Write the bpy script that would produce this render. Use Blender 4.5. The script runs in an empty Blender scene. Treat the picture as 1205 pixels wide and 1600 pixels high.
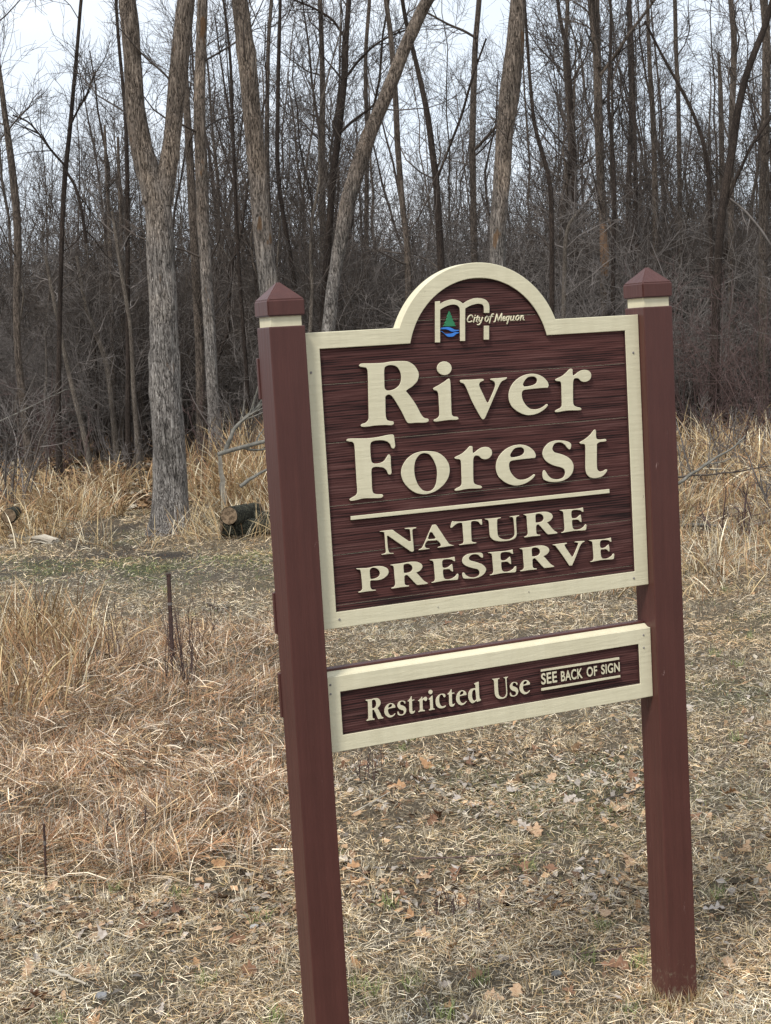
import bpy, math, random
import numpy as np
from mathutils import Matrix, Vector, noise as mn

# ------------------------------------------------------------------ camera, light, exposure
SC = bpy.context.scene
COL = SC.collection
S = 0.92                                   # metres per sign width unit
F_PX, CX, CY, CZ = 2357.29, -1.3772 * S, -3.5465 * S, 1.9639 * S
YAW, PITCH, ROLL = 0.4184, -0.1130, -0.0589
cyw, syw = math.cos(YAW), math.sin(YAW)
FW = np.array([syw * math.cos(PITCH), cyw * math.cos(PITCH), math.sin(PITCH)])
RT = np.array([cyw, -syw, 0.0]); UP = np.cross(RT, FW)
CR = math.cos(ROLL) * RT + math.sin(ROLL) * UP
CU = -math.sin(ROLL) * RT + math.cos(ROLL) * UP
CAM = np.array([CX, CY, CZ])
HF = np.array([syw, cyw, 0.0])             # horizontal forward
HR = np.array([cyw, -syw, 0.0])            # horizontal right
cd = bpy.data.cameras.new('camera'); co = bpy.data.objects.new('camera', cd); COL.objects.link(co)
cd.sensor_fit = 'VERTICAL'; cd.sensor_height = 36.0; cd.lens = F_PX / 1600 * 36.0
cd.clip_start = 0.05; cd.clip_end = 2000
co.matrix_world = Matrix(((CR[0], CU[0], -FW[0], CX), (CR[1], CU[1], -FW[1], CY), (CR[2], CU[2], -FW[2], CZ), (0, 0, 0, 1)))
SC.camera = co

SUN_EL, SUN_AZ = math.radians(52), math.radians(235)     # azimuth clockwise from +Y
W = bpy.data.worlds.new('World'); SC.world = W; W.use_nodes = True
nt = W.node_tree; nt.nodes.clear()
wo = nt.nodes.new('ShaderNodeOutputWorld'); bg = nt.nodes.new('ShaderNodeBackground')
sky = nt.nodes.new('ShaderNodeTexSky'); sky.sky_type = 'NISHITA'; sky.sun_disc = False
sky.sun_elevation = SUN_EL; sky.sun_rotation = SUN_AZ
tc = nt.nodes.new('ShaderNodeTexCoord'); mp = nt.nodes.new('ShaderNodeMapping'); mp.inputs['Scale'].default_value = (1.2, 1.2, 3.5)
nz = nt.nodes.new('ShaderNodeTexNoise'); nz.inputs['Scale'].default_value = 2.2; nz.inputs['Detail'].default_value = 5; nz.inputs['Roughness'].default_value = 0.55
cr = nt.nodes.new('ShaderNodeValToRGB')
cr.color_ramp.elements[0].position = 0.32; cr.color_ramp.elements[0].color = (7.9, 8.8, 9.9, 1)
cr.color_ramp.elements[1].position = 0.66; cr.color_ramp.elements[1].color = (9.7, 10.1, 10.7, 1)
mx = nt.nodes.new('ShaderNodeMix'); mx.data_type = 'RGBA'; mx.inputs[0].default_value = 0.88
L = nt.links.new
L(tc.outputs['Generated'], mp.inputs[0]); L(mp.outputs[0], nz.inputs['Vector']); L(nz.outputs['Fac'], cr.inputs[0])
L(sky.outputs[0], mx.inputs[6]); L(cr.outputs[0], mx.inputs[7]); L(mx.outputs[2], bg.inputs['Color'])
bg.inputs['Strength'].default_value = 0.10
L(bg.outputs[0], wo.inputs[0])
sl = bpy.data.lights.new('sun', 'SUN'); sl.energy = 2.5; sl.angle = math.radians(12); sl.color = (1.0, 0.96, 0.9)
so = bpy.data.objects.new('sun', sl); COL.objects.link(so)
sd = Vector((math.sin(SUN_AZ) * math.cos(SUN_EL), math.cos(SUN_AZ) * math.cos(SUN_EL), math.sin(SUN_EL)))
so.rotation_euler = sd.to_track_quat('Z', 'Y').to_euler(); so.location = (-6, -8, 12)
SC.view_settings.view_transform = 'Standard'; SC.view_settings.look = 'None'
SC.view_settings.gamma = 1.0; SC.view_settings.exposure = 0.27; SC.view_settings.use_curve_mapping = False
SC.cycles.max_bounces = 5; SC.cycles.diffuse_bounces = 3; SC.cycles.glossy_bounces = 2

rng = np.random.default_rng(7); random.seed(7)

# ------------------------------------------------------------------ helpers
def ray(u, v):
    return FW + CR * (u - 602.5) / F_PX + CU * (800 - v) / F_PX
def ground_hit(u, v):                       # where a line of sight meets the level ground
    d = ray(u, v); t = -CZ / d[2]; return CAM + d * t
def depth_of(p):
    return float(np.dot(np.asarray(p) - CAM, HF))
def at(u, v, depth):
    d = ray(u, v); t = depth / np.dot(d, HF); return CAM + d * t
def to_px(P):
    D = P - CAM; w = D @ FW
    return 602.5 + F_PX * (D @ CR) / w, 800 - F_PX * (D @ CU) / w

def gz(x, y):
    """height of the ground: level round the posts, gently uneven, a slight rise into the wood"""
    x = np.asarray(x, float); y = np.asarray(y, float)
    d = (x - CX) * HF[0] + (y - CY) * HF[1]
    k = np.clip((d - 4.5) / 6, 0, 1)
    h = 0.03 * np.sin(x * 1.3 + 0.4 * y) * np.sin(y * 0.9 + 1) + 0.015 * np.sin(x * 3.1 + 2) * np.sin(y * 2.7)
    h2 = 0.06 * np.sin(x * 0.45 + 1.7) * np.sin(y * 0.38)
    return k * (h + h2 * np.clip((d - 12) / 8, 0, 1)) + 0.006 * np.sin(x * 9) * np.sin(y * 8 + x * 2) - 0.016

def tag(o, label=None, cat=None, group=None, kind=None):
    if label: o['label'] = label
    if cat: o['category'] = cat
    if group: o['group'] = group
    if kind: o['kind'] = kind
    return o
def empty(name, loc=(0, 0, 0)):
    o = bpy.data.objects.new(name, None); COL.objects.link(o); o.location = loc; o.empty_display_size = 0.1; return o
def link(name, me, mat=None, parent=None, loc=None):
    o = bpy.data.objects.new(name, me); COL.objects.link(o)
    if mat is not None: me.materials.clear(); me.materials.append(mat)
    if parent is not None: o.parent = parent
    if loc is not None: o.location = loc
    return o
def np_mesh(name, V, quads=None, tris=None, smooth=True, colors=None):
    me = bpy.data.meshes.new(name)
    V = np.ascontiguousarray(V, dtype=np.float32)
    q = np.zeros((0, 4), np.int32) if quads is None else np.asarray(quads, np.int32)
    t = np.zeros((0, 3), np.int32) if tris is None else np.asarray(tris, np.int32)
    nl = q.size + t.size; nf = len(q) + len(t)
    me.vertices.add(len(V)); me.loops.add(nl); me.polygons.add(nf)
    me.vertices.foreach_set('co', V.ravel())
    me.loops.foreach_set('vertex_index', np.concatenate([q.ravel(), t.ravel()]))
    st = np.concatenate([np.arange(len(q)) * 4, q.size + np.arange(len(t)) * 3]).astype(np.int32)
    me.polygons.foreach_set('loop_start', st)
    me.polygons.foreach_set('use_smooth', np.full(nf, smooth))
    me.update(calc_edges=True)
    if colors is not None:
        a = me.color_attributes.new('Col', 'FLOAT_COLOR', 'POINT')
        c = np.ones((len(V), 4), np.float32); c[:, :3] = colors; a.data.foreach_set('color', c.ravel())
    return me
def norm(a):
    return a / np.maximum(np.linalg.norm(a, axis=-1, keepdims=True), 1e-9)

class Tubes:
    """collects polylines with radii and builds them all as one tube mesh"""
    def __init__(s): s.V = []; s.Q = []; s.n = 0; s.C = []
    def add(s, P, R, sides=3, col=None, bump=None):
        P = np.asarray(P, float); R = np.asarray(R, float)
        if P.ndim == 2: P = P[None]; R = R[None]
        n, m, _ = P.shape; k = sides
        T = norm(np.gradient(P, axis=1))
        mean = norm(P[:, -1] - P[:, 0])
        ref = np.where(np.abs(mean[:, 2:3]) > 0.8, np.array([[1.0, 0.13, 0]]), np.array([[0, 0.1, 1.0]]))
        A = norm(np.cross(T, ref[:, None, :])); B = np.cross(T, A)
        th = np.arange(k) * 2 * math.pi / k
        Rk = R[:, :, None] * np.ones(k)
        if bump is not None: Rk = Rk * bump(P, th)
        V = P[:, :, None, :] + Rk[..., None] * (np.cos(th)[None, None, :, None] * A[:, :, None, :] + np.sin(th)[None, None, :, None] * B[:, :, None, :])
        idx = (np.arange(n * m * k).reshape(n, m, k)) + s.n
        a = idx[:, :-1]; b = idx[:, 1:]
        Q = np.stack([a, np.roll(a, -1, 2), np.roll(b, -1, 2), b], -1).reshape(-1, 4)
        s.V.append(V.reshape(-1, 3)); s.Q.append(Q); s.n += n * m * k
        s.C.append(np.tile(np.array(col if col is not None else (1, 1, 1.0)), (n * m * k, 1)))
        return s
    def mesh(s, name, colors=False):
        return np_mesh(name, np.concatenate(s.V), np.concatenate(s.Q), colors=np.concatenate(s.C) if colors else None)

def sprout(P, R, n_per, t0, t1, length, ang, m, rg, trop=0.05, wig=0.12, r_ratio=0.55, rmax=1, rmin=0.003, tip=0.3, taperlen=0.6):
    """children of the branches P (n,m,3): vectorised"""
    n, mm, _ = P.shape
    t = rg.uniform(t0, t1, (n, n_per)).ravel(); ip = np.repeat(np.arange(n), n_per)
    f = t * (mm - 1); i0 = np.minimum(f.astype(int), mm - 2); fr = (f - i0)[:, None]
    st = P[ip, i0] * (1 - fr) + P[ip, i0 + 1] * fr
    tg = norm(P[ip, i0 + 1] - P[ip, i0])
    pr = R[ip, i0] * (1 - fr[:, 0]) + R[ip, i0 + 1] * fr[:, 0]
    N = n * n_per
    rnd = rg.normal(size=(N, 3)); perp = norm(rnd - (rnd * tg).sum(1, keepdims=True) * tg)
    a = np.radians(rg.uniform(ang[0], ang[1], N))[:, None]
    d = norm(np.cos(a) * tg + np.sin(a) * perp)
    ln = length * rg.uniform(0.55, 1.25, N) * (1 - taperlen * t)
    step = (ln / (m - 1))[:, None]
    pts = [st]
    for j in range(m - 1):
        pts.append(pts[-1] + d * step)
        d = norm(d + np.array([0, 0, trop]) + rg.normal(size=(N, 3)) * wig)
    P2 = np.stack(pts, 1)
    r0 = np.clip(pr * r_ratio * rg.uniform(0.7, 1.1, N), rmin, rmax)
    R2 = np.maximum(r0[:, None] * np.linspace(1, tip, m)[None], rmin * 0.6)
    return P2, R2

# ------------------------------------------------------------------ materials
def mat_new(name):
    m = bpy.data.materials.new(name); m.use_nodes = True; t = m.node_tree; t.nodes.clear()
    o = t.nodes.new('ShaderNodeOutputMaterial'); b = t.nodes.new('ShaderNodeBsdfPrincipled'); t.links.new(b.outputs[0], o.inputs[0])
    b.inputs['Roughness'].default_value = 0.8; b.inputs['Specular IOR Level'].default_value = 0.3
    return m, t, b
def ramp(t, pts):
    r = t.nodes.new('ShaderNodeValToRGB'); e = r.color_ramp.elements
    while len(e) < len(pts): e.new(0.5)
    for q, (p, c) in zip(e, pts): q.position = p; q.color = (*c, 1)
    return r
def coords(t, scale=(1, 1, 1), kind='Object'):
    c = t.nodes.new('ShaderNodeTexCoord'); m = t.nodes.new('ShaderNodeMapping'); m.inputs['Scale'].default_value = scale
    t.links.new(c.outputs[kind], m.inputs[0]); return m
def noise_n(t, vec, scale, detail=4, rough=0.55, dist=0):
    n = t.nodes.new('ShaderNodeTexNoise'); n.inputs['Scale'].default_value = scale; n.inputs['Detail'].default_value = detail
    n.inputs['Roughness'].default_value = rough; n.inputs['Distortion'].default_value = dist; t.links.new(vec.outputs[0], n.inputs['Vector']); return n
def mixc(t, f, a, b, mode='MIX'):
    m = t.nodes.new('ShaderNodeMix'); m.data_type = 'RGBA'; m.blend_type = mode
    for s_, v in ((0, f), (6, a), (7, b)):
        if hasattr(v, 'links') or hasattr(v, 'is_linked'): t.links.new(v, m.inputs[s_])
        elif isinstance(v, tuple): m.inputs[s_].default_value = (*v, 1)
        else: m.inputs[s_].default_value = v
    return m
def bump_n(t, b, h, strength, dist):
    n = t.nodes.new('ShaderNodeBump'); n.inputs['Strength'].default_value = strength; n.inputs['Distance'].default_value = dist
    t.links.new(h, n.inputs['Height']); t.links.new(n.outputs[0], b.inputs['Normal']); return n

def bark(name, ridge, mid, fissure, scale=42, zs=0.13, bd=0.02, worn=None, high=None):
    m, t, b = mat_new(name)
    c = coords(t, (1, 1, zs))
    w = noise_n(t, c, scale * 0.35, 3)
    ad = t.nodes.new('ShaderNodeVectorMath'); ad.operation = 'MULTIPLY_ADD'; t.links.new(w.outputs['Color'], ad.inputs[0]); ad.inputs[1].default_value = (0.03, 0.03, 0.03); t.links.new(c.outputs[0], ad.inputs[2])
    def ridged(sc_, seed_, k_):
        mp_ = coords(t, (1, 1, zs * k_)); mp_.inputs['Location'].default_value = (seed_, seed_ * 2, seed_); n_ = noise_n(t, mp_, sc_, 3, 0.6, 0.9)
        su = t.nodes.new('ShaderNodeMath'); su.operation = 'SUBTRACT'; t.links.new(n_.outputs['Fac'], su.inputs[0]); su.inputs[1].default_value = 0.5
        ab = t.nodes.new('ShaderNodeMath'); ab.operation = 'ABSOLUTE'; t.links.new(su.outputs[0], ab.inputs[0]); return ab
    ra, rb = ridged(scale * 0.8, 0, 1.0), ridged(scale * 1.5, 5, 1.3)
    mi = t.nodes.new('ShaderNodeMath'); mi.operation = 'MULTIPLY_ADD'; t.links.new(ra.outputs[0], mi.inputs[0]); mi.inputs[1].default_value = 3.2
    rb2 = t.nodes.new('ShaderNodeMath'); rb2.operation = 'MULTIPLY'; t.links.new(rb.outputs[0], rb2.inputs[0]); rb2.inputs[1].default_value = 2.6; t.links.new(rb2.outputs[0], mi.inputs[2])
    n2 = noise_n(t, c, scale * 2.5, 4, 0.7); c3 = coords(t, (1, 1, 0.5)); n3 = noise_n(t, c3, 3.0, 4, 0.6)
    ad2 = t.nodes.new('ShaderNodeMath'); ad2.operation = 'MULTIPLY_ADD'; t.links.new(n2.outputs['Fac'], ad2.inputs[0]); ad2.inputs[1].default_value = 0.45; t.links.new(mi.outputs[0], ad2.inputs[2])
    r = ramp(t, [(0.30, fissure), (0.50, mid), (0.95, ridge)]); t.links.new(ad2.outputs[0], r.inputs[0])
    r3 = ramp(t, [(0.3, (0.6, 0.58, 0.56)), (0.5, (0.95, 0.92, 0.9)), (0.72, (1.25, 1.2, 1.14))]); t.links.new(n3.outputs['Fac'], r3.inputs[0])
    mm = mixc(t, 1.0, r.outputs[0], r3.outputs[0], 'MULTIPLY')
    out = mm.outputs[2]
    if worn:
        n4 = noise_n(t, coords(t, (1, 1, 0.35)), 5.5, 3, 0.5); r4 = ramp(t, [(0.66, (0, 0, 0)), (0.70, (1, 1, 1))]); t.links.new(n4.outputs['Fac'], r4.inputs[0])
        m2 = mixc(t, r4.outputs[0], out, worn); out = m2.outputs[2]
    if high:
        sp = t.nodes.new('ShaderNodeSeparateXYZ'); t.links.new(coords(t).outputs[0], sp.inputs[0]); mr = t.nodes.new('ShaderNodeMath'); mr.operation = 'MULTIPLY_ADD'; t.links.new(n3.outputs['Fac'], mr.inputs[0]); mr.inputs[1].default_value = 4.0; t.links.new(sp.outputs['Z'], mr.inputs[2])
        mg = t.nodes.new('ShaderNodeMapRange'); mg.inputs['From Min'].default_value = 4.2; mg.inputs['From Max'].default_value = 6.2; t.links.new(mr.outputs[0], mg.inputs['Value'])
        tint = mixc(t, mg.outputs[0], (1.0, 1.0, 1.0), high); m5 = mixc(t, 1.0, out, tint.outputs[2], 'MULTIPLY'); out = m5.outputs[2]
    t.links.new(out, b.inputs['Base Color'])
    bump_n(t, b, ad2.outputs[0], 1.0, bd * 1.5)
    b.inputs['Roughness'].default_value = 0.95; b.inputs['Specular IOR Level'].default_value = 0.15
    return m
M_BARK = bark('grey_ridged_bark', (0.56, 0.53, 0.49), (0.26, 0.24, 0.22), (0.024, 0.021, 0.018), worn=(0.24, 0.16, 0.10), high=(0.78, 0.69, 0.61))
M_BARK2 = bark('brown_grey_bark', (0.34, 0.285, 0.235), (0.15, 0.122, 0.10), (0.025, 0.02, 0.017), scale=60)
M_BARK3 = bark('dark_thin_bark', (0.10, 0.08, 0.068), (0.055, 0.043, 0.036), (0.015, 0.012, 0.01), scale=80, bd=0.008)
M_BARK4 = bark('pale_thin_bark', (0.30, 0.27, 0.23), (0.17, 0.145, 0.12), (0.05, 0.04, 0.034), scale=80, bd=0.008)
def plain_noise(name, a, b_, scale=20, rough=0.9, bump=0.0, stretch=(1, 1, 1)):
    m, t, b = mat_new(name); n = noise_n(t, coords(t, stretch), scale, 5, 0.6)
    r = ramp(t, [(0.35, a), (0.65, b_)]); t.links.new(n.outputs['Fac'], r.inputs[0]); t.links.new(r.outputs[0], b.inputs['Base Color'])
    b.inputs['Roughness'].default_value = rough
    if bump: bump_n(t, b, n.outputs['Fac'], 0.6, bump)
    return m
M_TWIG = plain_noise('dark_twig_bark', (0.035, 0.028, 0.023), (0.115, 0.092, 0.076), 1.2)
M_TWIGG = plain_noise('grey_twig_bark', (0.07, 0.06, 0.053), (0.25, 0.22, 0.20), 1.5)
M_TWIGR = plain_noise('reddish_twig_bark', (0.065, 0.040, 0.036), (0.15, 0.10, 0.09), 1.5)
M_RAW = plain_noise('bare_orange_wood', (0.25, 0.15, 0.085), (0.14, 0.09, 0.06), 14, stretch=(1, 1, 0.1), bump=0.01)
M_CUT = plain_noise('sawn_log_end', (0.27, 0.19, 0.12), (0.15, 0.105, 0.07), 30)
def rings():
    m, t, b = mat_new('ringed_sawn_end'); w = t.nodes.new('ShaderNodeTexWave'); w.wave_type = 'RINGS'; w.rings_direction = 'SPHERICAL'; w.inputs['Scale'].default_value = 26; w.inputs['Distortion'].default_value = 2.5; w.inputs['Detail'].default_value = 3
    c = t.nodes.new('ShaderNodeTexCoord'); t.links.new(c.outputs['Object'], w.inputs['Vector']); r = ramp(t, [(0.2, (0.17, 0.115, 0.07)), (0.8, (0.30, 0.215, 0.135))]); t.links.new(w.outputs['Fac'], r.inputs[0])
    n = noise_n(t, coords(t), 35, 4, 0.7); rn = ramp(t, [(0.42, (0.35, 0.33, 0.3)), (0.6, (1, 1, 1))]); t.links.new(n.outputs['Fac'], rn.inputs[0]); mm = mixc(t, 1.0, r.outputs[0], rn.outputs[0], 'MULTIPLY'); t.links.new(mm.outputs[2], b.inputs['Base Color']); return m
M_CUT = rings()
M_RUST = plain_noise('rusty_steel', (0.035, 0.02, 0.018), (0.075, 0.04, 0.03), 40, 0.8)
M_PALEWOOD = plain_noise('weathered_pale_wood', (0.50, 0.45, 0.36), (0.33, 0.28, 0.22), 30, stretch=(0.15, 1, 1), bump=0.004)
M_GREYSTICK = plain_noise('grey_green_dead_branch', (0.10, 0.095, 0.08), (0.23, 0.215, 0.185), 18)
M_STONE = plain_noise('pale_pebble', (0.36, 0.38, 0.39), (0.55, 0.56, 0.56), 30)

def attr_mat(name, rough=0.85, spec=0.25, trans=0.0, vary=0.25, nscale=3.0):
    m, t, b = mat_new(name); a = t.nodes.new('ShaderNodeAttribute'); a.attribute_name = 'Col'
    n = noise_n(t, coords(t), nscale, 3, 0.6); r = ramp(t, [(0.3, (1 - vary,) * 3), (0.7, (1 + vary,) * 3)]); t.links.new(n.outputs['Fac'], r.inputs[0])
    mm = mixc(t, 1.0, a.outputs['Color'], r.outputs[0], 'MULTIPLY'); t.links.new(mm.outputs[2], b.inputs['Base Color'])
    b.inputs['Roughness'].default_value = rough; b.inputs['Specular IOR Level'].default_value = spec
    return m
M_GRASS = attr_mat('dry_grass')

# paints
def paint(name, col, rough, vary=0.06, dirt=None, bump=0.0015, grain=False):
    m, t, b = mat_new(name)
    n = noise_n(t, coords(t), 9, 6, 0.65); r = ramp(t, [(0.3, tuple(c * (1 - vary) for c in col)), (0.7, tuple(c * (1 + vary) for c in col))]); t.links.new(n.outputs['Fac'], r.inputs[0])
    out = r.outputs[0]
    if dirt:
        c2 = coords(t, (1, 1, 0.45)); n2 = noise_n(t, c2, 55, 6, 0.75, 0.6); r2 = ramp(t, [(0.665, (0, 0, 0)), (0.70, (1, 1, 1))]); t.links.new(n2.outputs['Fac'], r2.inputs[0])
        n4 = noise_n(t, coords(t), 6, 2); r4 = ramp(t, [(0.5, (0, 0, 0)), (0.64, (1, 1, 1))]); t.links.new(n4.outputs['Fac'], r4.inputs[0])
        mu = t.nodes.new('ShaderNodeMath'); mu.operation = 'MULTIPLY'; t.links.new(r2.outputs[0], mu.inputs[0]); t.links.new(r4.outputs[0], mu.inputs[1])
        m2 = mixc(t, mu.outputs[0], out, dirt); out = m2.outputs[2]
    if grain:      # faded vertical streaks, and soil splashed up the foot
        ng = noise_n(t, coords(t, (1, 1, 0.05)), 60, 4, 0.6); rg_ = ramp(t, [(0.35, (0.91, 0.91, 0.92)), (0.65, (1.08, 1.08, 1.08))]); t.links.new(ng.outputs['Fac'], rg_.inputs[0]); mg_ = mixc(t, 1.0, out, rg_.outputs[0], 'MULTIPLY'); out = mg_.outputs[2]
        sp = t.nodes.new('ShaderNodeSeparateXYZ'); t.links.new(coords(t).outputs[0], sp.inputs[0]); mr = t.nodes.new('ShaderNodeMapRange'); mr.inputs['From Min'].default_value = 0.0; mr.inputs['From Max'].default_value = 0.22; mr.inputs['To Min'].default_value = 0.26; mr.inputs['To Max'].default_value = 0.0; t.links.new(sp.outputs['Z'], mr.inputs['Value'])
        nm_ = noise_n(t, coords(t), 70, 5, 0.7); ad_ = t.nodes.new('ShaderNodeMath'); ad_.operation = 'ADD'; t.links.new(nm_.outputs['Fac'], ad_.inputs[0]); t.links.new(mr.outputs[0], ad_.inputs[1]); rm_ = ramp(t, [(0.72, (0, 0, 0)), (0.86, (1, 1, 1))]); t.links.new(ad_.outputs[0], rm_.inputs[0]); mm_ = mixc(t, rm_.outputs[0], out, (0.16, 0.115, 0.08)); out = mm_.outputs[2]
    else:
        nc = noise_n(t, coords(t, (0.05, 1, 1)), 110, 3, 0.6); rc = ramp(t, [(0.28, (0.84, 0.83, 0.79)), (0.34, (1, 1, 1))]); t.links.new(nc.outputs['Fac'], rc.inputs[0]); mc = mixc(t, 1.0, out, rc.outputs[0], 'MULTIPLY'); out = mc.outputs[2]
        ns = noise_n(t, coords(t, (1, 1, 0.25)), 14, 5, 0.7); rs = ramp(t, [(0.38, (0.94, 0.935, 0.91)), (0.6, (1.02, 1.02, 1.01))]); t.links.new(ns.outputs['Fac'], rs.inputs[0]); ms = mixc(t, 1.0, out, rs.outputs[0], 'MULTIPLY'); out = ms.outputs[2]
    t.links.new(out, b.inputs['Base Color'])
    n3 = noise_n(t, coords(t, (1, 1, 0.08) if grain else (0.12, 1, 1)), 90, 4, 0.6); bump_n(t, b, n3.outputs['Fac'], 0.8, bump)
    b.inputs['Roughness'].default_value = rough; b.inputs['Specular IOR Level'].default_value = 0.35
    return m
M_CREAM = paint('cream_paint', (0.665, 0.61, 0.435), 0.6, 0.03, dirt=(0.40, 0.35, 0.24))
M_BROWN = paint('chocolate_brown_paint', (0.082, 0.0295, 0.0235), 0.42, 0.07, dirt=(0.27, 0.17, 0.15), grain=True)
M_BROWNB = paint('chocolate_brown_paint_board', (0.082, 0.0295, 0.0235), 0.42, 0.07)
M_SIDE = paint('dark_brown_letter_side', (0.062, 0.025, 0.022), 0.8, 0.1)
M_GREEN = paint('emblem_green', (0.03, 0.20, 0.09), 0.6, 0.1)
M_BLUE = paint('emblem_blue', (0.045, 0.20, 0.62), 0.6, 0.1)
M_SCREW = plain_noise('dull_screw', (0.16, 0.14, 0.13), (0.3, 0.28, 0.26), 200, 0.5)

def sandblasted():
    m, t, b = mat_new('sandblasted_redwood_panel')
    c = coords(t, (0.035, 1, 1)); w = noise_n(t, coords(t, (0.5, 1, 1)), 4, 2)
    ad = t.nodes.new('ShaderNodeVectorMath'); ad.operation = 'MULTIPLY_ADD'; t.links.new(w.outputs['Color'], ad.inputs[0]); ad.inputs[1].default_value = (0, 0.0, 0.012); t.links.new(c.outputs[0], ad.inputs[2])
    n = t.nodes.new('ShaderNodeTexNoise'); n.inputs['Scale'].default_value = 185; n.inputs['Detail'].default_value = 4; n.inputs['Roughness'].default_value = 0.55; t.links.new(ad.outputs[0], n.inputs['Vector'])
    n2 = t.nodes.new('ShaderNodeTexNoise'); n2.inputs['Scale'].default_value = 38; n2.inputs['Detail'].default_value = 3; t.links.new(ad.outputs[0], n2.inputs['Vector'])
    av = t.nodes.new('ShaderNodeMath'); av.operation = 'MULTIPLY_ADD'; t.links.new(n2.outputs['Fac'], av.inputs[0]); av.inputs[1].default_value = 0.14; t.links.new(n.outputs['Fac'], av.inputs[2])
    wv = t.nodes.new('ShaderNodeTexWave'); wv.wave_type = 'BANDS'; wv.bands_direction = 'Z'; wv.inputs['Scale'].default_value = 52; wv.inputs['Distortion'].default_value = 5.5; wv.inputs['Detail'].default_value = 3; wv.inputs['Detail Scale'].default_value = 0.5; wv.inputs['Detail Roughness'].default_value = 0.65; t.links.new(ad.outputs[0], wv.inputs['Vector'])
    av0 = av; av = t.nodes.new('ShaderNodeMath'); av.operation = 'MULTIPLY_ADD'; t.links.new(wv.outputs['Fac'], av.inputs[0]); av.inputs[1].default_value = 0.16; t.links.new(av0.outputs[0], av.inputs[2])
    r = ramp(t, [(0.50, (0.014, 0.0055, 0.005)), (0.57, (0.050, 0.0185, 0.0155)), (0.70, (0.076, 0.029, 0.0245)), (0.85, (0.115, 0.056, 0.048))]); t.links.new(av.outputs[0], r.inputs[0])
    nb = noise_n(t, coords(t, (0.25, 1, 1)), 7, 3); rb = ramp(t, [(0.3, (0.86, 0.82, 0.84)), (0.7, (1.16, 1.02, 1.02))]); t.links.new(nb.outputs['Fac'], rb.inputs[0])
    mm = mixc(t, 1.0, r.outputs[0], rb.outputs[0], 'MULTIPLY'); t.links.new(mm.outputs[2], b.inputs['Base Color'])
    bump_n(t, b, av.outputs[0], 0.8, 0.0018); b.inputs['Roughness'].default_value = 0.8
    return m
M_PANEL = sandblasted()

# ------------------------------------------------------------------ ground
def zone(P):
    """masks over the ground, in metres from the camera (d) and across (l)"""
    d = (P[:, 0] - CX) * HF[0] + (P[:, 1] - CY) * HF[1]; l = (P[:, 0] - CX) * HR[0] + (P[:, 1] - CY) * HR[1]
    return d, l
def smooth(x, a, b): return np.clip((x - a) / (b - a), 0, 1)
def fbm(x, y, s, seed=0):
    v = 0; a = 1; tot = 0
    for k in range(4):
        th = 1.1 * k + seed; xs = x * math.cos(th) - y * math.sin(th); ys = x * math.sin(th) + y * math.cos(th)
        v = v + a * (np.sin(xs * s + 3 * seed + 1.7 * np.sin(ys * s * 0.7 + k)) * np.sin(ys * s * 0.9 + seed + 1.3 * np.sin(xs * s * 0.6 + 2 * k)))
        tot += a; a *= 0.6; s *= 1.9
    return v / tot
def masks(P):
    x, y = P[:, 0], P[:, 1]; d, l = zone(P); n = fbm(x, y, 0.9, 1) * 1.0; n2 = fbm(x, y, 2.5, 2)
    # mown track bends from the right front to the far left
    wet = np.exp(-((d - (12.9 - 0.25 * (l + 3)) - 0.35 * n) / 0.8) ** 2) * smooth(-l, -1.5, 1.5)
    mud = np.exp(-(((d - 16.0) / 2.2) ** 2 + ((l + 2.75) / 0.6) ** 2)) + 0.8 * np.exp(-(((d - 13.7) / 0.45) ** 2 + ((l + 2.2) / 0.9) ** 2))
    mud = mud * np.clip(0.75 + 1.3 * fbm(x, y, 4.5, 41), 0.1, 1.15)
    wood = smooth(d + 1.2 * n, 24, 31)
    rank = smooth(-l - 0.1 * d * 0 - 0.12 * n2 - 0.25, 0.10, 0.35) * smooth(d + 0.4 * n2, 5.0, 5.7) * (1 - smooth(d + 0.5 * n, 9.3, 10.6))
    moss = smooth(fbm(x, y, 1.6, 5), 0.1, 0.45)
    return dict(d=d, l=l, wet=wet, mud=mud, wood=wood, rank=rank, moss=moss, n=n, n2=n2)

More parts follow.
